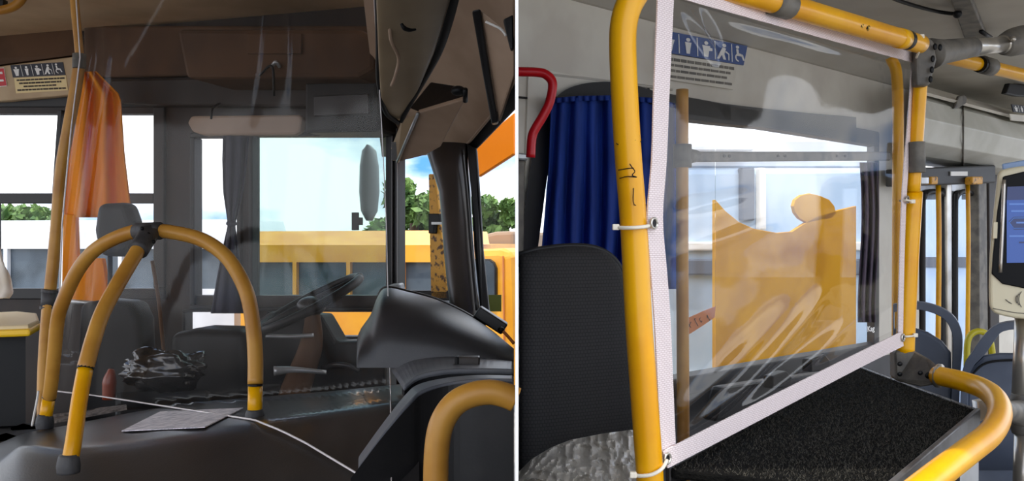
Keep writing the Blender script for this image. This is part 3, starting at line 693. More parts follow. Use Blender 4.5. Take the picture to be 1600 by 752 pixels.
t = thing('tied_curtain', 'dark curtain gathered with a tie beside the driver window', 'curtain')
mk('cloth', sheet(36, 30, tc_), M['curtaindark'], t, smooth=True, solid=0.004)
mk('tie', tube([P(356, 349, 3.03), P(362, 351, 3.02), P(368, 349, 3.03)], 0.008), M['curtaindark'], t, smooth=True)
# left edge: yellow seat, white cloth, painted sunlit step strips
t = thing('passenger_chair', 'yellow passenger seat shell with cream pad at the left edge', 'seat')
YS = vplane(-60, 3.1, 70, 2.95)
mk('pad', ext([P(-60, 490, 3.1), P(30, 486, 3.05), P(58, 489, 2.98), P(62, 500, 2.8), P(45, 508, 2.7), P(-60, 512, 2.75)], (0, 0, -0.02)), M['cream'], t, bevel=0.008)
mk('shell', ext([P(-60, 498, 3.05), P(60, 496, 2.95), P(64, 505, 2.79), P(47, 515, 2.68), P(-60, 519, 2.73)], (0, 0, -0.022)), M['yseat'], t, bevel=0.008)
mk('pedestal', ext([P(-60, 524, 3.0), P(40, 520, 2.98), P(40, 520, 2.8), P(-60, 524, 2.8)], (0, 0, -0.29)), M['black'], t)
tag(mk('white_cloth', sheet(16, 24, lambda u, v: P(-30 + u * interp([(0, 28), (0.3, 34), (0.6, 46), (0.9, 50), (1, 44)], v), 384 + 82 * v, 3.0 - 0.03 * math.sin(u * 7 + v * 3) - 0.02 * math.cos(v * 9 + u * 3))), M['clothwhite'], smooth=True, solid=0.006),
    'white crumpled cloth hanging at the left edge before the window', 'cloth')
for k, q in enumerate((((16, 668), (36, 661), (58, 666), (40, 674)), ((-40, 690), (10, 676), (30, 682), (-20, 704)))):  # sunlight falling on the step is put into pale strips
    tag(mk('sunlit_nosing', ext([P(x, y, 2.75 - 0.25 * k) for x, y in q], (0, 0, -0.01)), M['signcream'], bevel=0.002),
        ('step nosing with painted pale sunlight, nearest to the foot of the ochre pole', 'step nosing with painted pale sunlight, at the left edge beside the engine cover')[k], 'step nosing')
tag(mk('step_block', ext([P(-200, 664, 3.2), P(60, 662, 2.9), P(60, 690, 2.45), P(-200, 720, 2.3)], (0, 0, -0.12)), M['floor']), 'dark step block between yellow seat and engine cover', 'step')

# ------------------------------------------------------------------ LEFT: the hanging film
XL = [(-40, 117), (90, 126), (200, 112), (350, 98), (610, 88), (770, 84)]
XR = [(-40, 582), (200, 597), (350, 604), (650, 611), (770, 612)]
YB = [(88, 611), (150, 618), (210, 627), (300, 641), (400, 656), (440, 672), (480, 692), (530, 722), (580, 752), (615, 775)]
def film_pt(u, v):
    xb = 88 + (612 - 88) * u; yb = interp(YB, xb)
    y = -40 + (yb + 40) * v
    xl, xr = interp(XL, y), interp(XR, y); x = xl + (xr - xl) * u
    d = 2.44 - 0.32 * u
    k = max(0, 1 - y / 500.0)
    fold = 0.0016 * math.sin(u * 30 + 0.6 * math.sin(v * 4)) * (0.35 + 0.65 * abs(math.sin(v * 2.3 + u)))
    top = max(0, 1 - v * 2.9)
    fold += 0.018 * math.exp(-((u - 0.66 + 0.22 * v) / 0.012) ** 2) * top
    fold -= 0.018 * math.exp(-((u - 0.715 + 0.10 * v) / 0.010) ** 2) * top
    fold += 0.006 * math.exp(-((u - 0.36 + 0.9 * v) / 0.02) ** 2) * top
    fold += 0.013 * math.exp(-((u - 0.03) / 0.10) ** 2) * math.sin(u * 110 + v * 7) * (0.4 + 0.6 * math.sin(v * 3.1))
    fold += 0.0010 * mnoise.noise(Vector((u * 14, v * 5, 1.0)))
    fold += 0.008 * mnoise.noise(Vector((u * 3, v * 2, 7.0)))
    d += fold
    if y > 560: d = min(d, cover_depth(x, y) - 0.02 + 0.3 * fold)
    return P(x, y, d)
t = thing('hanging_film', 'clear plastic film hanging from the roof down to the engine cover', 'film')
mk('sheet', sheet(150, 110, film_pt), M['filmL'], t, smooth=True)
mk('bottom_hem', tube([film_pt(k / 60, 1.0) + Vector((0, -0.004, 0)) for k in range(61)], 0.0022, n=6, res=1), M['hem'], t, smooth=True)
mk('side_hem', tube([film_pt(1.0, k / 40) + Vector((0, -0.003, 0)) for k in range(41)], 0.0012, n=6, res=1), M['hem'], t, smooth=True)
mk('side_hem', tube([film_pt(0.0, k / 40) + Vector((0, -0.003, 0)) for k in range(41)], 0.002, n=6, res=1), M['hem'], t, smooth=True)
tag(mk('tie_string', tube([P(60, 611, 2.4), P(57, 630, 2.39), P(53, 650, 2.37), P(50, 666, 2.35)], 0.003, n=8), M['white'], smooth=True), 'white string hanging from the film corner at the pole foot', 'string')

# ------------------------------------------------------------------ OUTSIDE
def bus(name, label, pl, x0, x1, ytop, ywin0, ywin1, ybot, n, paint, depth=2.0, frame=6, stripe=None):
    t = thing(name, label, 'bus')
    mb = MB(); mb.add(rect(pl, x0, ytop, x1, ywin0, 0.06)); mb.add(rect(pl, x0, ywin1, x1, ybot, 0.06))
    w = (x1 - x0) / n
    for i in range(n + 1):
        xa = x0 + w * i - frame / 2; mb.add(rect(pl, max(xa, x0), ywin0, min(xa + frame, x1), ywin1, 0.06))
    mb.add(rect(pl, x0, ytop, x1, ybot, depth, 0.12))
    mk('body', mb, paint, t, bevel=0.02)
    for i in range(n):
        mk('pane', rect(pl, x0 + w * i + frame / 2, ywin0, x0 + w * (i + 1) - frame / 2, ywin1, 0.03, 0.045), M['glassfar'], t)
    mk('roof', ext([pl(x0, ytop, 0.03), pl(x1, ytop, 0.03), pl(x1, ytop, depth * 0.3) + UPV * 0.12, pl(x0, ytop, depth * 0.3) + UPV * 0.12], pl.n * depth * 0.5), paint, t)
    if stripe: mk('stripe', rect(pl, x0, stripe[0], x1, stripe[1], 0.02, -0.015), M['busgrey'], t)
    for fx in (0.15, 0.85):
        cc = pl(x0 + (x1 - x0) * fx, ybot, 0.0)
        mk('wheel', tube([cc + Vector((0, -0.02, -0.02)), cc + Vector((0, 0.22, -0.02))], 0.4, n=24, res=1), M['black'], t)
    return t
bus('yellow_bus', 'yellow bus parked outside the driver window', vplane(380, 7.2, 700, 6.8), 376, 712, 383, 410, 484, 640, 4, M['busyellow'])
bus('white_bus', 'white bus with rows of windows parked outside the left windows', vplane(-200, 9.5, 380, 8.4), -260, 366, 362, 389, 452, 600, 7, M['buswhite'])
# bus front corner seen past the pillar
t = thing('yellow_minibus', 'yellow minibus corner with rounded window seen through the windscreen', 'bus')
MBP = vplane(740, 6.2, 803, 6.0)
mk('body', slab(MBP, [(735, 390), (780, 388), (793, 392), (799, 402), (802, 500), (803, 560), (803, 620), (735, 620)], 1.5), M['busyellow'], t, bevel=0.05)
mk('window_frame', slab(MBP, [(740, 405), (764, 405), (771, 410), (775, 420), (775, 478), (740, 480)], 0.03, -0.02), M['blackplastic'], t)
mk('pane', slab(MBP, [(740, 408), (762, 408), (769, 413), (772, 422), (772, 475), (740, 477)], 0.02, -0.035), M['glassfar'], t)
mk('door_seam', tube([MBP(786, 400, -0.01), MBP(788, 560, -0.01)], 0.006, res=1), M['tape'], t)
t = thing('tarp_shelter', 'brown tarp shelter roof behind the yellow minibus', 'shelter')
TSP = vplane(740, 9, 803, 8.9)
mk('roof', slab(TSP, [(735, 384), (758, 366), (775, 362), (803, 361), (803, 395), (735, 395)], 2.0), M['tarp'], t, bevel=0.05)
mk('post', slab(TSP, [(798, 392), (802, 392), (802, 580), (798, 580)], 0.1), M['bark'], t)
# orange sun strip outside the windscreen
tag(mk('orange_awning', slab(vplane(735, 3.3, 805, 3.2), [(738, 230), (803, 176), (803, 241), (747, 277)], 0.02), M['orangepaint'], bevel=0.004), 'bright orange panel above the windscreen outside', 'panel')
tag(mk('side_mirror', loft([[P(577 + w * math.cos(a), y, 3.32) + Vector((0, 0.05 * math.sin(a), 0)) for a in [2 * math.pi * k / 14 for k in range(14)]] for y, w in ((228, 3), (236, 11), (260, 15), (300, 16), (330, 13), (345, 4))]), mat('grey mirror back', c(150, 146, 152), 0.4), smooth=True), 'grey exterior mirror outside the driver window', 'mirror')
t = thing('window_catch', 'small black window catch on the driver window glass', 'catch')
mk('plate', rect(WL, 549, 332, 559, 360, 0.012, -0.02), M['black'], t, bevel=0.002)
mk('tab', rect(WL, 558, 340, 565, 352, 0.012, -0.024), M['black'], t, bevel=0.002)
def tree(label, px, ytop, ybase, d, rx, seed, n=2600, leaf=0.09):
    rnd = random.Random(seed); t = thing('tree', label, 'tree')
    top, base = P(px, ytop, d), P(px, ybase, d); h = top.z - base.z
    v = []; f = []
    clumps = [(rnd.uniform(-1, 1) * rx * 0.75, rnd.uniform(-1, 1) * rx * 0.6, base.z + h * rnd.uniform(0.12, 0.86), rnd.uniform(0.25, 0.5) * rx) for _ in range(16)]
    for i in range(n):
        cx, cy, cz, r = clumps[i % 16]
        q = Vector((rnd.gauss(0, 1), rnd.gauss(0, 1), rnd.gauss(0, 1))).normalized() * r * rnd.uniform(0.55, 1.0)
        p = Vector((top.x + cx, d + cy, cz)) + Vector((q.x, q.y, min(q.z * 0.7, h * 0.3)))
        a = Vector((rnd.uniform(-1, 1), rnd.uniform(-1, 1), rnd.uniform(-1, 1))).normalized(); b = a.cross(Vector((rnd.uniform(-1, 1), rnd.uniform(-1, 1), rnd.uniform(-1, 1)))).normalized()
        s = leaf * rnd.uniform(0.6, 1.3); k = len(v)
        v += [p - a * s, p + b * s * 0.5, p + a * s, p - b * s * 0.5]; f.append([k, k + 1, k + 2, k + 3])
    me = bpy.data.meshes.new('foliage'); me.from_pydata([tuple(x) for x in v], [], f); me.materials.append(M['leaf'])
    o = bpy.data.objects.new('foliage', me); COL.objects.link(o); o.parent = t; o['kind'] = 'stuff'
    mk('trunk', tube([Vector((top.x, d, -1.0)), Vector((top.x + 0.05, d, base.z)), Vector((top.x - 0.03, d, base.z + h * 0.6))], [0.2, 0.16, 0.06]), M['bark'], t, smooth=True)
tree('tall green tree behind the yellow bus, left of the front pillar', 650, 268, 470, 13, 0.62, 3, 6000, 0.08)
tree('green tree behind the tarp shelter right of the front pillar', 778, 302, 440, 13, 0.5, 5, 5000, 0.07)
tree('dark green tree behind the white bus at the left window', 30, 316, 400, 16, 1.2, 9, 3000, 0.12)
tree('dark green tree behind the yellow bus at the black post', 607, 330, 420, 15, 0.5, 12, 2400, 0.09)

# ================================================================== SECOND BUS (right)
# ------------------------------------------------------------------ RIGHT SETTING
far = WR(1690, 376)
A_ = WR(806, 376)
struct(mk('ceiling_right', ext([Vector((A_.x, A_.y, ZCR)), Vector((far.x, far.y, ZCR)), Vector((3.2, 0.85, ZCR)), Vector((0.02, 0.85, ZCR))], (0, 0, 0.05)), M['ceilR']))
ZF = 0.62
M['floorR'] = mat('grey floor', c(132, 130, 126), 0.7, col2=c(116, 114, 110), scale=20)
struct(mk('floor_right', ext([Vector((A_.x, A_.y, ZF)), Vector((far.x, far.y, ZF)), Vector((far.x + 1.6, far.y - 1.6, ZF)), Vector((2.6, -2.0, ZF)), Vector((0.02, -2.0, ZF))], (0, 0, -0.05)), M['floorR']))
def wz(px, z, off=0.0):
    """point of the window side at a picture column and a height"""
    p = WR(px, 376, off); return Vector((p.x, p.y, z))
def wbox(x0, x1, z0, z1, t, off=0.0):
    return ext([wz(x0, z0, off), wz(x1, z0, off), wz(x1, z1, off), wz(x0, z1, off)], Vector((0.008, 1, 0)) * (t / WR.n.y))
ZW0, ZW1 = 1.105, 1.88          # sill and head of the side window
mb = MB()
mb.add(wbox(806, 1405, ZW1, ZCR, 0.05)); mb.add(wbox(806, 1405, ZF, ZW0, 0.05)); mb.add(wbox(806, 838, ZW0, ZW1, 0.05)); mb.add(wbox(1368, 1405, ZW0, ZW1, 0.05))
mb.add(wbox(1405, 1690, 1.80, ZCR, 0.05)); mb.add(wbox(1560, 1690, ZF, 1.80, 0.05)); mb.add(wbox(1405, 1436, ZF, 1.8, 0.05))
wr = struct(mk('wall_right', mb, M['creamR']))
mk('cove_strip', ext([wz(806, 2.068, -0.012), wz(1436, 2.068, -0.012), wz(1436, ZCR, -0.10), wz(806, ZCR, -0.10)], (0, 0.02, 0)), M['ceilR'], wr)
mk('lower_lining', ext([wz(838, ZF, -0.012), wz(1405, ZF, -0.012), wz(1405, ZW0 - 0.02, -0.012), wz(838, ZW0 - 0.02, -0.012)], (0, 0.012, 0)), mat('dark lower lining', c(58, 58, 62), 0.5, col2=c(46, 46, 50), scale=6), wr)
mk('seam_bead', tube([WR(810, 112, -0.004), WR(900, 121, -0.004), WR(1050, 140, -0.004)], 0.0035, res=1), M['ceilR'], wr)
mk('seam_line', tube([WR(810, 152, -0.003), WR(835, 154.5, -0.003), WR(870, 158, -0.003)], 0.0025, res=1), M['gasket'], wr)
mk('screw', disc_on(WR, 1012, 141, 0.005, 0.004), M['black'], wr)
mk('jamb', ext([WR(x, y, -0.03) for x, y in [(810, 250), (820, 252), (818, 400), (810, 400)]], (0, 0.03, 0)), M['fitting'], wr, bevel=0.004)
mk('jamb_foot', ext([WR(x, y, -0.04) for x, y in [(810, 238), (826, 240), (824, 250), (810, 250)]], (0, 0.04, 0)), M['alu'], wr, bevel=0.004)
# side window: rounded black gasket, glass, vent bar
w = thing_s('window_8'); struct(w)
gas = [WR(822, 420, -0.02), WR(834, 330, -0.02), WR(842, 270, -0.02), WR(852, 222, -0.02), WR(868, 182, -0.02), WR(890, 158, -0.02), WR(930, 147, -0.02), WR(985, 149, -0.02), WR(1060, 168, -0.02), WR(1200, 185, -0.02), WR(1338, 196, -0.02)]
path = catmull(gas, 5)
mb = MB()
ring = []
for i, p in enumerate(path):
    tdir = (path[min(i + 1, len(path) - 1)] - path[max(i - 1, 0)]).normalized(); sd = tdir.cross(WR.n).normalized()
    ring.append([p + sd * 0.028, p - sd * 0.028, p - sd * 0.028 + Vector((0.002, 0.06, 0)), p + sd * 0.028 + Vector((0.002, 0.06, 0))])
mk('gasket', loft(ring), M['gasket'], w)
mk('corner_filler', slab(WR, [(826, 104), (1064, 150), (1064, 168), (985, 150), (930, 147), (895, 154), (872, 172), (856, 204), (846, 240), (834, 300), (820, 300)], 0.02, -0.006), M['creamR'], w)
mk('head_rail', wbox(1040, 1374, ZW1 - 0.045, ZW1 + 0.005, 0.05, -0.02), M['gasket'], w, bevel=0.004)
mk('sill_rail', wbox(838, 1374, ZW0 - 0.02, ZW0 + 0.03, 0.06, -0.02), M['gasket'], w, bevel=0.004)
mk('side_rail', wbox(1366, 1374, ZW0, ZW1, 0.05, -0.01), M['gasket'], w, bevel=0.004)
mk('pane', wbox(838, 1118, ZW0, ZW1, 0.004, 0.03), M['glass'], w)
mk('pane', wbox(1118, 1370, ZW0, ZW1, 0.004, 0.022), M['glass'], w)
# service doors further along the same side
dr = thing_s('door_1'); struct(dr)
DPL = WR.shift(0.02)
mk('track_box', slab(DPL, [(1436, 262), (1556, 258), (1556, 286), (1436, 290)], 0.12, -0.16), M['gasket'], dr, bevel=0.006)
for a, b in ((1440, 1452), (1456, 1466), (1520, 1536)):
    mk('linkage', rect(DPL, a, 276, b, 288, 0.03, -0.19), M['rust'] if a != 1440 else M['alu'], dr, bevel=0.004)
mk('track_label', rect(DPL, 1486, 268, 1512, 275, 0.004, -0.166), M['white'], dr)
for x0, x1 in ((1436, 1480), (1487, 1528)):
    lf = mk('door_leaf', MB().add(slab(DPL, [(x0, 285), (x1, 282), (x1, 640), (x0, 640)], 0.03, 0.0)), M['alu'], dr)
    lf.data.clear_geometry()
    mbx = MB(); mbx.add(rect(DPL, x0, 284, x1, 302, 0.03)); mbx.add(rect(DPL, x0, 302, x0 + 4, 700, 0.03)); mbx.add(rect(DPL, x1 - 5, 302, x1, 700, 0.03)); mbx.add(rect(DPL, x0, 640, x1, 700, 0.03))
    lf.data.from_pydata([tuple(p) for p in mbx.v], [], mbx.f); lf.data.materials.append(M['alu']) if not lf.data.materials else None
    g2 = [DPL(x0 + 6, 640, -0.01), DPL(x0 + 6, 330, -0.01), DPL(x0 + 8, 309, -0.01), DPL(x0 + 14, 301, -0.01), DPL(x1 - 16, 300, -0.01), DPL(x1 - 9, 305, -0.01), DPL(x1 - 7, 325, -0.01), DPL(x1 - 7, 640, -0.01)]
    mk('gasket', tube(g2, 0.011, n=8, res=4), M['gasket'], lf, smooth=True)
    mk('pane', rect(DPL, x0 + 4, 302, x1 - 4, 640, 0.004, 0.015), M['glass'], lf)
for x in (1466, 1512):
    mk('grab_pole', tube([DPL(x, 288, -0.09), DPL(x + 1, 400, -0.09), DPL(x - 2, 660, -0.09)], 0.0095 if x == 1466 else 0.0085), M['yellow2'], dr, smooth=True)
mk('door_post', slab(DPL, [(1480, 284), (1487, 284), (1488, 640), (1482, 640)], 0.04, -0.03), M['steel'], dr, bevel=0.004)
mk('door_post', slab(DPL, [(1529, 272), (1542, 272), (1546, 700), (1532, 700)], 0.05, -0.04), M['fitting'], dr, bevel=0.006)
mk('door_post', slab(DPL, [(1545, 270), (1562, 268), (1562, 700), (1549, 700)], 0.05, -0.03), M['darkbrown'], dr, bevel=0.006)
# ------------------------------------------------------------------ RIGHT: ceiling things
t = thing('air_duct', 'off white air duct running along the ceiling above the door', 'air duct')
prof = [(0.0, 2.09), (-0.05, 2.06), (-0.13, 2.02), (-0.20, 1.97), (-0.23, 1.90), (-0.20, 1.83), (-0.12, 1.80), (0.0, 1.79)]
mk('casing', loft([[wz(px, z, off) for off, z in prof] for px in (1436, 1480, 1540, 1600, 1690)]), M['ductR'], t, bevel=0.003)
mk('upper_lip', loft([[wz(px, z, off) for off, z in ((-0.10, 2.045), (-0.205, 1.985), (-0.215, 1.992), (-0.11, 2.055))] for px in (1436, 1690)]), M['creamR'], t)
mk('outlet', slab(Pl(WR.p - WR.n * 0.2, WR.n), [(1491, 170), (1499, 150), (1507, 148), (1512, 152), (1510, 162), (1500, 168)], 0.01, -0.015), M['fitting'], t, bevel=0.004)
mk('seam', tube([wz(1505, z, off - 0.002) for off, z in prof], 0.003, n=6, res=2), M['fitting'], t)
mk('end_cap', ext([wz(1436, z, off * 1.02) for off, z in prof], WR.n.cross(UPV) * 0.01), M['creamR'], t)
DS = Pl(WR.p - WR.n * 0.21, WR.n)
t = thing('small_priority_sign', 'tiny navy pictogram sign on the air duct at the right edge', 'sign')
mk('plate', slab(DS, [(1581, 163), (1625, 168), (1628, 180), (1584, 175)], 0.004, -0.03), M['navy'], t)
o_, ux_, uy_ = DS(1581, 163, -0.03), DS(1625, 168, -0.03) - DS(1581, 163, -0.03), DS(1584, 175, -0.03) - DS(1581, 163, -0.03)
figures(t, o_, ux_, uy_, DS.n, M['signwhite'])
mk('caption_plate', slab(DS, [(1578, 178), (1626, 183), (1628, 193), (1580, 188)], 0.004, -0.03), M['creamR'], t)
def cz(px, d, dz=0.0): return Vector(((px - 800) / F * d, d, ZCR - dz))
def ceil_pt(px, py, drop=0.0):
    d = (ZCR - drop - CZ) * F / (376 - py); return P(px, py, d)
tag(mk('ceiling_strip', ext([ceil_pt(1484, -4, 0.02), ceil_pt(1516, -4, 0.02), ceil_pt(1546, 70, 0.02), ceil_pt(1510, 70, 0.02)], (0, 0, 0.019)), M['fitting'], bevel=0.003), 'flat grey strip across the ceiling above the pipe joint', 'strip')
t = thing('ceiling_cable', 'thin black cable tacked to the ceiling', 'cable')
mk('cable', tube([ceil_pt(1370, -16, 0.012), ceil_pt(1402, 0, 0.012), ceil_pt(1440, 12, 0.012), ceil_pt(1470, 19, 0.012), ceil_pt(1494, 22, 0.024)], 0.005, n=8), M['black'], t, smooth=True)
mk('tail', tube([ceil_pt(1533, 49, 0.024), ceil_pt(1548, 59, 0.02)], 0.006, n=8), M['black'], t, smooth=True)
mk('tack', ball(ceil_pt(1496, 22, 0.026), 0.011, 0.011, 0.011, 10, 6), M['black'], t, smooth=True)
tag(mk('speaker_hatch', slab(WR, [(1578, 130), (1620, 134), (1620, 152), (1588, 150), (1572, 146)], 0.02, -0.28), M['black'], bevel=0.004), 'black opening under the ceiling at the right edge', 'hatch')

# ------------------------------------------------------------------ RIGHT: yellow frame that carries the film
t = thing('yellow_screen_frame', 'yellow tube frame carrying the clear screen beside the table', 'frame')
fl = [(1016, 800, 1.10), (1015, 740, 1.10), (1005, 600, 1.10), (998, 500, 1.10), (990, 350, 1.11), (982, 250, 1.11), (976, 150, 1.11), (973, 70, 1.11), (976, 30, 1.11), (987, 0, 1.115), (1008, -25, 1.13), (1045, -38, 1.16), (1100, -27, 1.20), (1200, 0, 1.29), (1320, 35, 1.45), (1400, 58, 1.58), (1438, 69, 1.65)]
mk('hoop_tube', tube([P(*q) for q in fl], 0.0169, n=20), M['yellow'], t, smooth=True)
mk('upright', tube([P(1441, 80, 1.72), P(1438, 133, 1.72), P(1432, 220, 1.72), P(1427, 300, 1.72)], 0.0125, n=16), M['yellow'], t, smooth=True)
mk('upright', tube([P(1427, 300, 1.73), P(1421, 400, 1.72), P(1416, 500, 1.72), P(1414, 552, 1.72)], 0.0172, n=16), M['yellow'], t, smooth=True)
for a, b, cl_ in ((0.55, 0.0, 0), ):
    pass
mk('top_sleeve', tube([P(1206, 1, 1.30), P(1232, 9, 1.33)], 0.0205, res=1), M['fitting'], t, smooth=True)
mk('ring', tube([P(1413.5, 61.5, 1.602), P(1418, 63, 1.612)], 0.0176, res=1, n=20), M['black'], t)
mk('collar', tube([P(1403, 59, 1.585), P(1413, 61.5, 1.602)], 0.0178, res=1, n=20), M['yellow2'], t, smooth=True)
mk('slot', ball(P(1398.5, 53, 1.555), 0.004, 0.006, 0.008, 10, 8), M['black'], t, smooth=True)
for q in ((1344.5, 40.5, 1.462), (1354.5, 43.5, 1.475)):
    b = mk('bolt', ball(P(*q), 0.0055, 0.0055, 0.0055, 10, 8), M['brass'], t, smooth=True)
    mk('socket', ball(P(q[0], q[1], q[2] - 0.005), 0.0028, 0.0028, 0.0028, 8, 6), M['black'], b, smooth=True)
jt = mk('corner_joint', ext([P(1433, 58, 1.69), P(1446, 54, 1.69), P(1460, 64, 1.69), P(1464, 92, 1.69), P(1454, 130, 1.69), P(1450, 134, 1.69), P(1431, 134, 1.69), P(1430, 92, 1.69)], (0.012, 0.05, 0)), M['fitting'], t, bevel=0.008, seg=3)
for hx, hy in ((1461, 73), (1457.5, 92), (1456, 109), (1454, 124), (1469, 74)):
    mk('hole', ball(P(hx, hy, 1.683), 0.0042, 0.003, 0.0066, 10, 8), M['black'], jt, smooth=True)
mk('post_sleeve', tube([P(1432.5, 222, 1.71), P(1433.5, 270, 1.71)], 0.0150, res=1), M['fitting'], t, smooth=True, bevel=0.001)
# pen marks on the left tube
for k, (pts) in enumerate([[(966, 266), (985, 263), (1002, 264)], [(968, 279), (980, 276), (993, 277), (1006, 280)], [(984, 256), (988, 262), (992, 268), (988, 274), (995, 277)], [(990, 294), (991, 320), (1011, 320)], [(963, 224), (966, 226)], [(992, 219), (1000, 222), (1003, 217)]]):
    def onpost(x, y):
        cx = interp([(150, 976), (250, 982), (350, 990), (500, 998)], y); u = (x - cx) / 21.5
        return P(x, y, 1.11 - 0.0169 * math.sqrt(max(0.02, 1 - u * u)) - 0.0006)
    mk('pen_mark', tube([onpost(x, y) for x, y in pts], 0.0006, n=5, res=4), M['black'], t)
t = thing('crossing_pipe', 'steel pipe with grey fittings joining the frame corner at the ceiling', 'pipe')
mk('sleeve', tube([P(1455, 84, 1.74), P(1475, 81, 1.76), P(1520, 74, 1.82)], [0.030, 0.024, 0.020], n=18), M['fitting'], t, smooth=True)
mk('tube', tube([P(1515, 74, 1.82), P(1574, 69, 1.9)], 0.0165, res=1, n=18), M['steel'], t, smooth=True)
fe = mk('end_fitting', tube([P(1568, 70, 1.89), P(1580, 67, 1.9), P(1600, 62, 1.92), P(1660, 54, 1.97)], [0.022, 0.029, 0.031, 0.032], n=18), M['fitting'], t, smooth=True)
mk('screw', ball(P(1583, 61, 1.865), 0.006, 0.006, 0.006, 10, 8), M['steel'], fe, smooth=True)
mk('ring', tube([P(1566, 69.5, 1.888), P(1569, 69.3, 1.893)], 0.0195, res=1), M['steel'], t, smooth=True)
t = thing('rear_grab_rail', 'yellow grab rail under the ceiling running behind the steel pipe', 'grab rail')
mk('rail', tube([P(1470, 86, 2.1), P(1530, 101, 2.2), P(1600, 118, 2.35), P(1680, 138, 2.5)], 0.0168), M['yellow'], t, smooth=True)
mk('clamp', tube([P(1535, 101, 2.2), P(1549, 105, 2.23)], 0.022, res=1), M['fitting'], t, smooth=True)
mk('ring', tube([P(1530, 100.5, 2.19), P(1534, 101.5, 2.2)], 0.0195, res=1), M['black'], t)
# bracket and lower yellow rail round the table
t = thing('table_guard_rail', 'yellow curved guard rail bolted round the carpeted table', 'guard rail')
bk = mk('bracket', ext([P(1398, 548, 1.71), P(1432, 550, 1.70), P(1450, 560, 1.66), P(1466, 570, 1.62), P(1466, 602, 1.62), P(1440, 606, 1.65), P(1399, 596, 1.71)], (0.01, 0.05, 0)), M['fitting'], t, bevel=0.008, seg=3)
for hx, hy, r in ((1406, 569, 0.005), (1406, 585, 0.005), (1438, 583, 0.005), (1451, 587, 0.007)):
    mk('hole', ball(P(hx, hy, 1.675 if hx < 1420 else 1.632), r, 0.003, r * 0.9, 12, 8), M['black'], bk, smooth=True)
mk('collar', tube([P(1464, 587, 1.62), P(1470, 588, 1.615)], 0.0215, res=1), M['steel'], t, smooth=True)
mk('rail', tube([P(1464, 587, 1.62), P(1500, 595, 1.56), P(1535, 607, 1.5), P(1556, 624, 1.42), P(1562, 648, 1.34), P(1548, 677, 1.26), P(1512, 706, 1.18), P(1470, 738, 1.10), P(1415, 782, 1.02)], 0.0172, n=20), M['yellow'], t, smooth=True)

# ------------------------------------------------------------------ RIGHT: the framed film
FR = vplane(1035, 1.135, 1415, 1.72)
t = thing('framed_film', 'clear plastic screen hemmed with white webbing on the yellow frame', 'film screen')
left_o = [(1029, -30), (1028, 0), (1022, 150), (1019, 250), (1012, 340), (1017, 420), (1023, 500), (1028, 600), (1034, 722)]
left_i = [(1054, -30), (1053, 0), (1046, 150), (1042, 250), (1036, 340), (1042, 420), (1048, 500), (1052, 600), (1056, 698)]
def ribbon(a, b, off):
    ca = catmull([FR(x, y, off) for x, y in a], 4); cb = catmull([FR(x, y, off) for x, y in b], 4); n = len(ca)
    v = ca + cb + [p + FR.n * 0.002 for p in ca] + [p + FR.n * 0.002 for p in cb]; f = []
    for i in range(n - 1):
        f += [[i, i + 1, n + i + 1, n + i], [2 * n + i, 3 * n + i, 3 * n + i + 1, 2 * n + i + 1], [i, 2 * n + i, 2 * n + i + 1, i + 1], [n + i, n + i + 1, 3 * n + i + 1, 3 * n + i]]
    f += [[0, n, 3 * n, 2 * n], [n - 1, 3 * n - 1, 4 * n - 1, 2 * n - 1]]
    return v, f
mk('webbing', ribbon(left_o, left_i, -0.006), M['webbing'], t)
mk('webbing', ribbon([(1030, -36), (1166, 0), (1320, 47), (1433, 85)], [(1030, -12), (1150, 22), (1320, 69), (1428, 98)], -0.009), M['webbing'], t)
mk('webbing', ribbon([(1426, 92), (1418, 200), (1410, 300), (1406, 420), (1404, 535)], [(1434, 88), (1425, 200), (1417, 300), (1413, 420), (1411, 530)], -0.007), M['webbing'], t)
mk('webbing', ribbon([(1036, 706), (1180, 632), (1340, 552), (1410, 518)], [(1044, 732), (1180, 661), (1340, 577), (1412, 541)], -0.010), M['webbing'], t)
def filmr(u, v):
    xt, yt = 1040 + (1430 - 1040) * u, -20 + 112 * u; xb, yb = 1046 + (1408 - 1046) * u, 716 + (530 - 716) * u
    x = xt + (xb - xt) * v; y = yt + (yb - yt) * v
    if v > 0.02: x -= 10 * math.sin(math.pi * v) * (1 - u)
    e = min(1.0, 12 * min(u, 1 - u, v, 1 - v))
    p = FR(x, y)
    q = Vector((x, y))
    # creases fanning from the lower left corner, and a pull at the top left
    fo = 0.0
    for (ax, ay, bx, by, w, am) in ((1070, 690, 1296, 452, 13, 0.014), (1100, 690, 1318, 492, 13, -0.012), (1150, 660, 1330, 500, 11, 0.010), (1060, 650, 1240, 470, 15, 0.008), (1060, 400, 1220, 340, 12, 0.005), (1060, 330, 1180, 300, 9, -0.004), (1060, 0, 1125, 100, 9, 0.012), (1090, 5, 1130, 90, 8, -0.010), (1130, 24, 1340, 84, 9, 0.010)):
        a, b = Vector((ax, ay)), Vector((bx, by)); s = max(0, min(1, (q - a).dot(b - a) / (b - a).length_squared)); dd = (q - (a + (b - a) * s)).length
        fo += am * math.exp(-(dd / w) ** 2) * math.sin(math.pi * min(1, s * 0.9 + 0.08))
    fo += 0.006 * mnoise.noise(Vector((u * 3.0, v * 3.0, 4.0))) + 0.0012 * mnoise.noise(Vector((u * 9, v * 7, 2.0)))
    return p - FR.n * fo * e
mk('sheet', sheet(170, 150, filmr), M['filmR'], t, smooth=True)
def torus_on(pl, px, py, rr, r, off):
    cpt = pl(px, py, off); ax = pl.n.cross(UPV).normalized()
    return tube([cpt + (ax * math.cos(a) + UPV * math.sin(a)) * rr for a in [2 * math.pi * k / 20 for k in range(21)]], r, n=8, res=1)
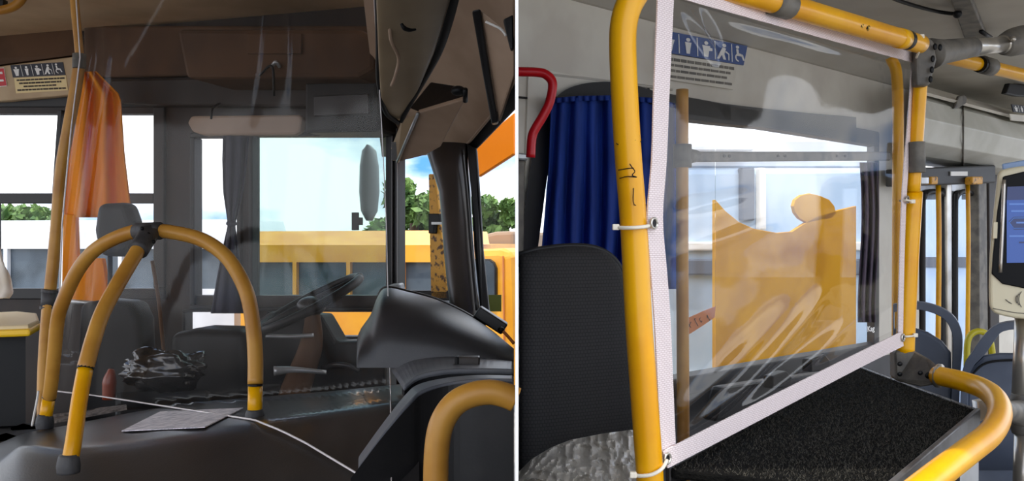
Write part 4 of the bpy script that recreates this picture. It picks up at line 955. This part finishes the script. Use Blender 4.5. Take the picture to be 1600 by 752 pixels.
for gx, gy in ((1022, 349), (1043, 717), (1418, 312), (1411, 528)):
    g = mk('grommet', torus_on(FR, gx, gy, 0.0062, 0.0018, -0.012), M['steel'], t, smooth=True)
    mk('eye', disc_on(FR, gx, gy, 0.0046, 0.001, -0.011), M['black'], g)
def ziptie(label, loop, head, r=0.0024):
    z = thing('zip_tie', label, 'zip tie', 'zip ties holding the clear screen')
    mk('strap', tube([P(*q) for q in loop], r, n=8, res=6), M['zip'], z, smooth=True)
    hx, hy, hd = head; mk('head', box(P(hx, hy, hd), 0.0085, 0.007, 0.0075), M['zip'], z, bevel=0.0012)
ziptie('white zip tie halfway up the left yellow tube', [(964, 355, 1.105), (970, 356, 1.095), (990, 356, 1.088), (1010, 354, 1.094), (1022, 350, 1.115)], (962, 355, 1.10))
ziptie('white zip tie at the bottom of the left yellow tube', [(990, 742, 1.09), (1000, 744, 1.083), (1018, 742, 1.08), (1034, 733, 1.085), (1042, 720, 1.11)], (989, 742, 1.085))
ziptie('white zip tie at mid height of the right upright', [(1406, 314, 1.70), (1417, 313, 1.685), (1426, 315, 1.70)], (1426, 315, 1.697), 0.002)
ziptie('white zip tie low on the right upright above the bracket', [(1408, 526, 1.70), (1418, 526, 1.69), (1428, 525, 1.70)], (1430, 524, 1.70), 0.002)
ziptie('white zip tie at the top corner of the yellow frame', [(1440, 56, 1.628), (1440, 68, 1.625), (1436, 80, 1.64), (1432, 90, 1.67)], (1440, 57, 1.625), 0.0022)
# small white lettering low on the screen
fc = bpy.data.curves.new('lettering', 'FONT'); fc.body = 'Kag'; fc.size = 0.014; fc.extrude = 0.0004
fo_ = bpy.data.objects.new('lettering_tmp', fc); COL.objects.link(fo_)
bpy.context.view_layer.update()
me = bpy.data.meshes.new_from_object(fo_.evaluated_get(bpy.context.evaluated_depsgraph_get())); bpy.data.objects.remove(fo_)
axr = UPV.cross(FR.n).normalized()
if axr.x < 0: axr = -axr
for v in me.vertices:
    v.co = FR(1355, 519, -0.004) + axr * v.co.x * 1.5 + UPV * v.co.y - FR.n * v.co.z
me.materials.clear(); me.materials.append(M['signwhite'])
lo_ = bpy.data.objects.new('lettering', me); COL.objects.link(lo_); lo_.parent = t

# ------------------------------------------------------------------ RIGHT: carpeted table
ZT = 1.208
def tz(px, py, z=ZT):
    d = (CZ - z) * F / (py - 376); return P(px, py, d)
t = thing('fare_table', 'fare collector table with black carpet top and grey metal edge', 'table')
cA, cB, cC, cD = tz(1048, 734), tz(1342, 573), tz(1524, 640), tz(1372, 768)
mk('top', ext([cA, cB, cC, cD], (0, 0, -0.012)), M['carpet'], t, bevel=0.003)
def edge(a, b, out, h=0.030):
    o = out * 0.008; return ext([a + UPV * 0.003, b + UPV * 0.003, b + o + UPV * 0.003, a + o + UPV * 0.003], (0, 0, -h))
nrm = (cD - cC).cross(UPV).normalized(); nrm = nrm if nrm.dot(cC - cA) > 0 else -nrm
mk('edge_trim', edge(cC, cD, nrm, 0.034), M['edge'], t, bevel=0.002)
nrm2 = (cC - cB).cross(UPV).normalized(); nrm2 = nrm2 if nrm2.dot(cC - cA) > 0 else -nrm2
mk('edge_trim', edge(cB, cC, nrm2 if nrm2.y > 0 else -nrm2, 0.02), M['edge'], t, bevel=0.002)
nrm3 = (cB - cA).cross(UPV).normalized(); nrm3 = nrm3 if nrm3.x < 0 else -nrm3
mk('edge_trim', edge(cA, cB, nrm3, 0.03), M['blackplastic'], t, bevel=0.002)
mk('cabinet', ext([cA + (cC - cA) * 0.05 - UPV * 0.013, cB + (cD - cB) * 0.05 - UPV * 0.013, cC + (cA - cC) * 0.05 - UPV * 0.013, cD + (cB - cD) * 0.05 - UPV * 0.013], (0, 0, -(ZT - 0.013 - ZF - 0.001))), M['blackplastic'], t)
rnd = random.Random(4); v = []; f = []
for i in range(16000):
    a, b = rnd.random(), rnd.random()
    p = (cA * (1 - a) + cB * a) * (1 - b) + (cD * (1 - a) + cC * a) * b
    dd = Vector((rnd.uniform(-1, 1), rnd.uniform(-1, 1), rnd.uniform(0.5, 1.6))).normalized() * rnd.uniform(0.003, 0.007)
    sd = dd.cross(Vector((rnd.uniform(-1, 1), rnd.uniform(-1, 1), 0.1))).normalized() * 0.0006; k = len(v)
    v += [p - sd, p + sd, p + dd]; f.append([k, k + 1, k + 2])
pl_ = bpy.data.meshes.new('carpet_pile'); pl_.from_pydata([tuple(x) for x in v], [], f); pl_.materials.append(mat('carpet fibre', c(78, 75, 68), 0.9, col2=c(16, 16, 16), scale=300, spec=0.1))
po = bpy.data.objects.new('carpet_pile', pl_); COL.objects.link(po); po.parent = t; po['kind'] = 'stuff'
t2 = thing('table_bracket', 'small silver bracket under the corner of the carpeted table', 'bracket')
mk('plate', ext([P(1526, 628, 1.62), P(1554, 622, 1.60), P(1556, 650, 1.58), P(1530, 660, 1.58)], (0, 0.02, 0)), M['steel'], t2, bevel=0.003)
mk('lower_plate', ext([P(1500, 742, 1.35), P(1530, 716, 1.38), P(1530, 760, 1.38), P(1500, 780, 1.35)], (0, 0.02, 0)), M['alu'], t2, bevel=0.003)

# ------------------------------------------------------------------ RIGHT: seat, bag, curtain, red rail
t = thing('padded_chair', 'black upholstered seat with a rounded back before the blue curtain', 'seat')
SB = vplane(810, 1.5, 1000, 1.62)
outl = [(811, 398), (840, 390), (880, 385), (915, 385), (940, 391), (960, 405), (974, 430), (982, 470), (990, 540), (998, 620), (1004, 700), (1006, 790), (811, 790)]
outl2 = outl[:1] + [(p.x, p.y) for p in catmull([Vector((x, y, 0)) for x, y in outl[1:11]], 3)] + outl[11:]
def pad(pl, o2, th, bulge, off=0.0):
    n = len(o2); cx = sum(x for x, y in o2) / n; cy = sum(y for x, y in o2) / n
    rings = []
    for s, dpt in ((1.0, th), (1.0, th * 0.35), (0.985, th * 0.12), (0.95, 0.0), (0.8, -bulge * 0.5), (0.5, -bulge * 0.85), (0.2, -bulge)):
        rings.append([pl(cx + (x - cx) * s, cy + (y - cy) * s, off + dpt) for x, y in o2])
    v, f = loft(rings); return v, f
mk('backrest', pad(SB, outl2, 0.09, 0.015), M['seatblack'], t, smooth=True)
mk('piping', tube([SB(x, y, 0.03) for x, y in outl2[:-2]], 0.005, n=8, res=1), M['gasket'], t, smooth=True)
mk('seat_pad', ext([P(811, 760, 1.4), P(1010, 760, 1.5), P(1010, 800, 1.3), P(811, 800, 1.22)], (0, 0, -0.1)), M['seatblack'], t, bevel=0.02)
def bagpt(u, v):
    x = 806 + 206 * u
    ytop = interp([(806, 742), (830, 718), (860, 700), (890, 688), (940, 678), (985, 672), (1012, 676)], x)
    y = ytop + (800 - ytop) * v
    d = 1.44 - 0.30 * math.sin(v * math.pi * 0.5) + 0.02 * (1 - v)
    q = Vector((u * 7, v * 5, 3.0))
    return P(x, y, d + 0.08 * (abs(mnoise.noise(q)) - 0.2) + 0.03 * abs(mnoise.noise(q * 2.3)))
tag(mk('plastic_wrap', sheet(90, 40, bagpt), M['bag'], smooth=False), 'crumpled clear plastic wrap lying on the black seat', 'plastic wrap')
t = thing('blue_curtain', 'pleated royal blue curtain hanging at the side window', 'curtain')
CU = WR.shift(-0.055)
def cur(u, v):
    xl = interp([(0, 862), (0.35, 858), (1, 842)], v); x = xl + (1058 - xl) * u
    yt = interp([(850, 158), (900, 153), (960, 152), (1020, 156), (1060, 166)], x); y = yt + (452 - yt) * v
    am = 0.010 + 0.012 * v
    return CU(x, y, am * math.sin(u * 50 + 0.8 * math.sin(v * 3 + u * 5)) + 0.006 * math.sin(u * 21 + v * 2))
mk('cloth', sheet(150, 30, cur), M['curtain'], t, smooth=True, solid=0.003)
mk('heading', sheet(120, 3, lambda u, v: CU(864 + 190 * u, interp([(860, 154), (900, 150), (960, 149), (1020, 153), (1060, 163)], 864 + 190 * u) + 8 * v, -0.012 + 0.006 * math.sin(u * 110))), M['curtain'], t, smooth=True, solid=0.003)
mk('rod', tube([CU(855, 155, 0.0), CU(900, 153, 0.0), CU(960, 153, 0.0), CU(1060, 165, 0.0)], 0.005), M['gasket'], t, smooth=True)
tag(mk('red_handrail', tube([P(806, 112, 1.86), P(838, 113, 1.86), P(852, 116, 1.86), P(862, 126, 1.86), P(863, 140, 1.86), P(858, 162, 1.86), P(848, 182, 1.86), P(836, 202, 1.86), P(831, 216, 1.86), P(829, 246, 1.86)], 0.0098), M['red'], smooth=True), 'bent red handrail left of the blue curtain', 'handrail')
# ------------------------------------------------------------------ RIGHT: things seen through the film
t = thing('seat_grab_rail', 'yellow post with a grey crossbar seen through the framed screen', 'grab rail')
mk('post', tube([P(1066, 140, 2.1), P(1066, 236, 2.1), P(1066, 400, 2.1), P(1067, 560, 2.1), P(1068, 760, 2.08)], 0.0145), M['ochre'], t, smooth=True)
mk('clamp', tube([P(1066, 226, 2.1), P(1066, 262, 2.1)], [0.022, 0.022], res=1), M['fitting'], t, smooth=True)
mk('clamp_arm', tube([P(1068, 244, 2.1), P(1088, 244, 2.15)], [0.021, 0.014], res=1), M['fitting'], t, smooth=True)
gb = vplane(1080, 2.15, 1390, 2.85)
mk('crossbar', slab(gb, [(1084, 237), (1392, 237), (1392, 251), (1084, 253)], 0.012), M['fitting'], t, bevel=0.004)
for x in (1131, 1139, 1215, 1226, 1307, 1320):
    mk('screw', disc_on(gb, x, 244, 0.004, 0.003), M['black'], t)
mk('post', tube([P(1392, 90, 2.6), P(1402, 130, 2.6), P(1403, 300, 2.6), P(1402, 600, 2.6)], 0.016), M['yellow'], t, smooth=True)
tag(mk('plum_curtain', sheet(30, 20, lambda u, v: WR(1344 + 26 * u + 3 * math.sin(v * 5), 254 + 250 * v, -0.05 + 0.014 * math.sin(u * 17))), M['purple'], smooth=True, solid=0.004), 'dark plum curtain gathered at the right of the side window', 'curtain')
t = thing('priority_sign', 'blue priority seating sign with pictograms seen through the framed screen', 'sign')
SN = WR.shift(-0.012)
def parts_of(pl, a, b, c_): return pl(*a), pl(*b) - pl(*a), pl(*c_) - pl(*a)
mk('plate', slab(SN, [(1030, 46), (1168, 72), (1162, 102), (1030, 80)], 0.004), M['blueplate'], t)
figures(t, *parts_of(SN, (1030, 46), (1168, 72), (1030, 80)), SN.n, M['signwhite'])
mk('caption_plate', slab(SN, [(1030, 82), (1152, 101), (1146, 140), (1030, 122)], 0.004), M['creamR'], t)
text_bars(t, *parts_of(SN, (1030, 82), (1152, 101), (1030, 122)), SN.n, ((0.2, 0.1, 0.95, 0.06), (0.42, 0.1, 0.9, 0.05), (0.64, 0.1, 0.85, 0.05), (0.88, 0.1, 0.92, 0.05)), M['fitting'], 3)
t = thing('yellow_silhouette', 'yellow shape of a silhouette in the window reflection, built behind the side window', 'board')
YP = WR.shift(1.0)  # outline of a silhouette blocking the reflection, shaped as a solid yellow sheet
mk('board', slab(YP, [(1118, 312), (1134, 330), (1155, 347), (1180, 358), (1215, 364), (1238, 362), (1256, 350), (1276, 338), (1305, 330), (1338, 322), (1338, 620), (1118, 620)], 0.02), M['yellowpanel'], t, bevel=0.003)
mk('silhouette_head', slab(YP, [(1240 + 0, 322), (1243, 312), (1252, 305), (1266, 302), (1282, 306), (1296, 312), (1304, 322), (1307, 334), (1300, 342), (1285, 344), (1262, 349), (1250, 342), (1243, 333)], 0.02, 0.0), M['yellowpanel'], t, bevel=0.004)
mk('silhouette_neck', slab(YP, [(1280, 340), (1296, 338), (1297, 352), (1280, 352)], 0.015, 0.004), M['yellowpanel'], t)
t = thing('handwritten_note', 'torn orange paper note with handwriting taped to the side window glass', 'note')
NT = WR.shift(0.024)
mk('paper', slab(NT, [(1058, 508), (1078, 496), (1100, 486), (1118, 479), (1117, 496), (1100, 508), (1078, 522), (1059, 531)], 0.002), M['tape'], t)
rnd = random.Random(11)
for k in range(5):
    x0 = 1068 + k * 9; y0 = 513 - k * 4.4
    mk('pen_stroke', tube([NT(x0 + rnd.uniform(-2, 5), y0 + rnd.uniform(-6, 6), -0.002) for _ in range(4)], 0.0009, n=5, res=3), M['ink'], t)
tag(mk('sill_box', slab(WR, [(1136, 606), (1200, 596), (1320, 580), (1330, 584), (1330, 640), (1120, 660)], 0.05, -0.16), M['black'], bevel=0.01), 'low black box behind the bottom edge of the framed screen', 'box')
t = thing('wall_socket_box', 'black latch blocks on the sill behind the screen', 'latch')
for x, y in ((1222, 592), (1282, 566)):
    mk('block', slab(WR, [(x - 14, y - 4), (x + 8, y - 12), (x + 16, y - 2), (x + 14, y + 14), (x - 14, y + 16)], 0.03, -0.21), M['black'], t, bevel=0.004)
t = thing('white_van', 'white and pale blue vehicle parked outside the side window', 'vehicle')
VV = vplane(1000, 5.0, 1420, 6.5)
mk('body', rect(VV, 1045, 262, 1420, 640, 1.2), mat('pale blue body', c(176, 198, 222), 0.35, col2=c(198, 214, 232), scale=2), t, bevel=0.04)
mk('roof_rail', rect(VV, 1045, 226, 1178, 236, 0.1, -0.05), M['buswhite'], t, bevel=0.01)
mk('roof', rect(VV, 1045, 212, 1420, 262, 1.0, 0.05), M['buswhite'], t, bevel=0.04)
mk('waist_band', rect(VV, 1045, 378, 1420, 392, 0.04, -0.04), M['white'], t, bevel=0.01)
mk('skirt_band', rect(VV, 1045, 405, 1420, 430, 0.04, -0.04), M['busgrey'], t, bevel=0.01)
mk('pillar', rect(VV, 1160, 262, 1180, 345, 0.04, -0.03), M['busgrey'], t, bevel=0.01)
mk('pillar', rect(VV, 1188, 262, 1198, 360, 0.04, -0.04), M['white'], t, bevel=0.01)
mk('lower_panel', rect(VV, 1070, 585, 1106, 648, 0.04, -0.04), M['white'], t, bevel=0.01)
bus('white_coach', 'white and blue coach parked outside the service door', vplane(1430, 9.0, 1560, 10.1), 1400, 1600, 290, 304, 312, 640, 2, mat('coach paint', c(196, 214, 240), 0.4, col2=c(176, 200, 234), scale=2), 2.0, 5, (402, 418))

# ------------------------------------------------------------------ RIGHT: grey seats, validator, pole
def shell(pl, outline, inner, th, name, m, parent):
    """seat shell with a hand hole"""
    n = len(outline); a = [pl(x, y) for x, y in outline]; b = [pl(x, y) for x, y in inner]
    v = a + b + [p + pl.n * th for p in a] + [p + pl.n * th for p in b]; f = []
    for i in range(n):
        j = (i + 1) % n
        f += [[i, j, n + j, n + i], [2 * n + i, 3 * n + i, 3 * n + j, 2 * n + j], [i, 2 * n + i, 2 * n + j, j], [n + i, n + j, 3 * n + j, 3 * n + i]]
    return mk(name, (v, f), m, parent, bevel=0.006, seg=3, smooth=False)
t = thing('bus_chair', 'slate blue passenger seat with open handle just behind the bracket', 'seat', 'slate blue passenger seats')
S1 = Pl(P(1460, 560, 2.3), P(1460, 376, 1.0) - Vector((0, 0, CZ)))
so = [(v.x, v.y) for v in catmull([Vector(q + (0,)) for q in [(1395, 476), (1430, 472), (1462, 478), (1488, 492), (1502, 515), (1504, 545), (1500, 600), (1498, 720)]], 3)] + [(1395, 720)]
cxs, cys = 1440, 600
si = []
for x, y in so: si.append((x, y))
inner = [(v.x, v.y) for v in catmull([Vector(q + (0,)) for q in [(1397, 488), (1430, 484), (1456, 489), (1476, 500), (1487, 520), (1489, 548), (1487, 600), (1485, 718)]], 3)] + [(1397, 718)]
shell(S1, so, inner, 0.05, 'back_rim', M['seatR'], t)
mk('back_panel', slab(S1, [(1396, 514), (1425, 512), (1450, 520), (1472, 534), (1486, 552), (1487, 600), (1486, 720), (1396, 720)], 0.03, 0.01), M['seatR'], t, bevel=0.008)
t = thing('bus_chair', 'slate blue passenger seat below the ticket validator', 'seat', 'slate blue passenger seats')
S2 = Pl(P(1600, 600, 2.1), P(1600, 376, 1.0) - Vector((0, 0, CZ)))
so2 = [(v.x, v.y) for v in catmull([Vector(q + (0,)) for q in [(1502, 740), (1500, 640), (1504, 578), (1518, 552), (1538, 524), (1560, 507), (1600, 502), (1640, 503), (1680, 520), (1700, 560), (1706, 640), (1706, 740)]], 3)]
in2 = [(v.x, v.y) for v in catmull([Vector(q + (0,)) for q in [(1512, 738), (1512, 640), (1516, 582), (1540, 553), (1556, 530), (1568, 518), (1600, 514), (1638, 515), (1668, 528), (1688, 562), (1694, 640), (1694, 738)]], 3)]
shell(S2, so2, in2, 0.05, 'back_rim', M['seatR'], t)
mk('back_panel', slab(S2, [(1510, 582), (1536, 557), (1560, 553), (1640, 554), (1670, 560), (1694, 600), (1696, 740), (1508, 740)], 0.03, 0.01), M['seatR'], t, bevel=0.008)
mk('panel_seam', tube([S2(1516, 588, 0.002), S2(1540, 568, 0.002), S2(1580, 563, 0.002), S2(1640, 564, 0.002)], 0.003, n=6), M['wallgrey'], t, smooth=True)
mk('cushion', ext([S2(1505, 735), S2(1700, 735), S2(1700, 735, -0.3), S2(1505, 735, -0.3)], (0, 0, -0.05)), M['seatR'], t, bevel=0.01)
tag(mk('yellow_hoop', tube([P(1511, 600, 2.6), P(1511, 545, 2.6), P(1515, 526, 2.6), P(1527, 518, 2.6), P(1541, 522, 2.6), P(1548, 536, 2.6), P(1551, 560, 2.6), P(1552, 600, 2.6)], 0.009), mat('lime yellow enamel', c(200, 186, 40), 0.35), smooth=True), 'small lime yellow hoop between the two slate seats', 'grab rail')
t = thing('ticket_validator', 'ivory ticket validator with blue screen at the right edge', 'ticket validator')
VD = Pl(P(1615, 380, 1.7), P(1615, 376, 1.0) - Vector((0, 0, CZ)))
vo = [(v.x, v.y) for v in catmull([Vector(q + (0,)) for q in [(1558, 274), (1566, 265), (1600, 259), (1640, 258), (1672, 264), (1681, 274), (1688, 330), (1693, 400), (1694, 470), (1688, 488), (1660, 497), (1600, 499), (1564, 493), (1550, 486), (1545, 468), (1546, 400), (1552, 330), (1558, 274)]], 3)][:-1]
mk('casing', slab(VD, vo, 0.09), M['validator'], t, bevel=0.012, seg=3)
vi = [(1567, 276), (1600, 268), (1640, 267), (1672, 273), (1680, 330), (1686, 400), (1686, 432), (1676, 444), (1600, 451), (1566, 444), (1549, 428), (1551, 400), (1558, 330)]
mk('fascia', slab(VD, vi, 0.01, -0.004), mat('gloss black', c(10, 10, 11), 0.4, spec=0.2), t, bevel=0.002)
sc_ = mk('screen', slab(VD, [(1573, 313), (1660, 311), (1668, 410), (1573, 411)], 0.004, -0.007), M['screen'], t)
mk('screen_header', slab(VD, [(1574, 292), (1659, 289), (1660, 311), (1573, 313)], 0.004, -0.007), M['screendark'], sc_)
mk('screen_button', slab(VD, [(1576, 346), (1584, 339), (1640, 338), (1650, 348), (1640, 358), (1584, 359)], 0.002, -0.009), M['screendark'], sc_)
mk('screen_button_mark', tube([VD(1577, 348, -0.010), VD(1584, 341, -0.010), VD(1640, 340, -0.010), VD(1649, 348, -0.010), VD(1640, 356, -0.010), VD(1584, 357, -0.010), VD(1577, 348, -0.010)], 0.0007, n=5, res=1), M['screentext'], sc_)
for y, a, b in ((319, 1577, 1650), (330, 1580, 1650), (348, 1588, 1640), (369, 1577, 1655), (379, 1592, 1640)):
    mk('screen_text', slab(VD, [(a, y - 1.2), (b, y - 1.6), (b, y + 1.2), (a, y + 1.4)], 0.001, -0.0105), M['screentext'] if y != 379 else M['screendark'], sc_)
mk('side_bar', tube([VD(1569, 281, -0.008), VD(1567, 340, -0.009), VD(1563, 426, -0.008)], 0.0035), M['steel'], t, smooth=True)
mk('side_button', slab(VD, [(1552, 347), (1559, 347), (1558, 373), (1551, 373)], 0.006, -0.008), M['validator'], t, bevel=0.001)
for k in range(3):
    mk('contactless_arc', tube([VD(1592 + 5 * k + (5 + 2.5 * k) * -math.cos(a), 468 + (7 + 4 * k) * math.sin(a), -0.002) for a in [math.radians(x) for x in (-55, -30, 0, 30, 55)]], 0.0008, n=5), M['fitting'], t)
mk('card_mark', tube([VD(1571, 468, -0.002), VD(1576, 472, -0.002), VD(1581, 475, -0.002)], 0.0008, n=5), M['fitting'], t)
mk('seam', tube([VD(1551, 482, -0.001), VD(1600, 490, -0.001), VD(1680, 487, -0.001)], 0.0008, n=5), M['fitting'], t)
mk('top_box', slab(VD, [(1565, 256), (1600, 250), (1640, 249), (1640, 260), (1566, 266)], 0.05, 0.03), mat('pale blue plastic', c(150, 176, 214), 0.4), t, bevel=0.003)
t = thing('steel_pole', 'steel pole with a grey joint under the ticket validator', 'pole')
mk('upper_tube', tube([P(1602, 490, 1.76), P(1597, 620, 1.74)], 0.0185, res=1, n=20), M['steel'], t, smooth=True)
mk('lower_tube', tube([P(1601, 670, 1.74), P(1598, 800, 1.72)], 0.0185, res=1, n=20), M['steel'], t, smooth=True)
jn = mk('joint', tube([P(1599, 614, 1.74), P(1600, 628, 1.74), P(1600, 664, 1.74), P(1600, 678, 1.74)], [0.021, 0.026, 0.026, 0.021], n=20), M['fitting'], t, smooth=True)
mk('joint_arm', tube([P(1598, 646, 1.73), P(1578, 642, 1.64), P(1560, 640, 1.46)], [0.026, 0.018, 0.015], n=16), M['fitting'], jn, smooth=True)
mk('screw', ball(P(1592, 634, 1.708), 0.006, 0.006, 0.006, 10, 8), M['steel'], jn, smooth=True)

# ------------------------------------------------------------------ origins: every thing stands at its base
bpy.context.view_layer.update()
def all_desc(o):
    out = []
    for ch in o.children: out.append(ch); out += all_desc(ch)
    return out
for o in list(COL.objects):
    if o.parent or o.type not in ('EMPTY', 'MESH'): continue
    ms = ([o] if o.type == 'MESH' else []) + [x for x in all_desc(o) if x.type == 'MESH']
    if not ms: continue
    pts = [v.co for x in ms for v in x.data.vertices]
    lo = Vector((min(p.x for p in pts), min(p.y for p in pts), min(p.z for p in pts))); hi = Vector((max(p.x for p in pts), max(p.y for p in pts), max(p.z for p in pts)))
    base = Vector(((lo.x + hi.x) / 2, (lo.y + hi.y) / 2, lo.z))
    seen = set()
    for x in ms:
        if x.data.name in seen: continue
        seen.add(x.data.name); x.data.transform(Matrix.Translation(-base))
    o.location = base
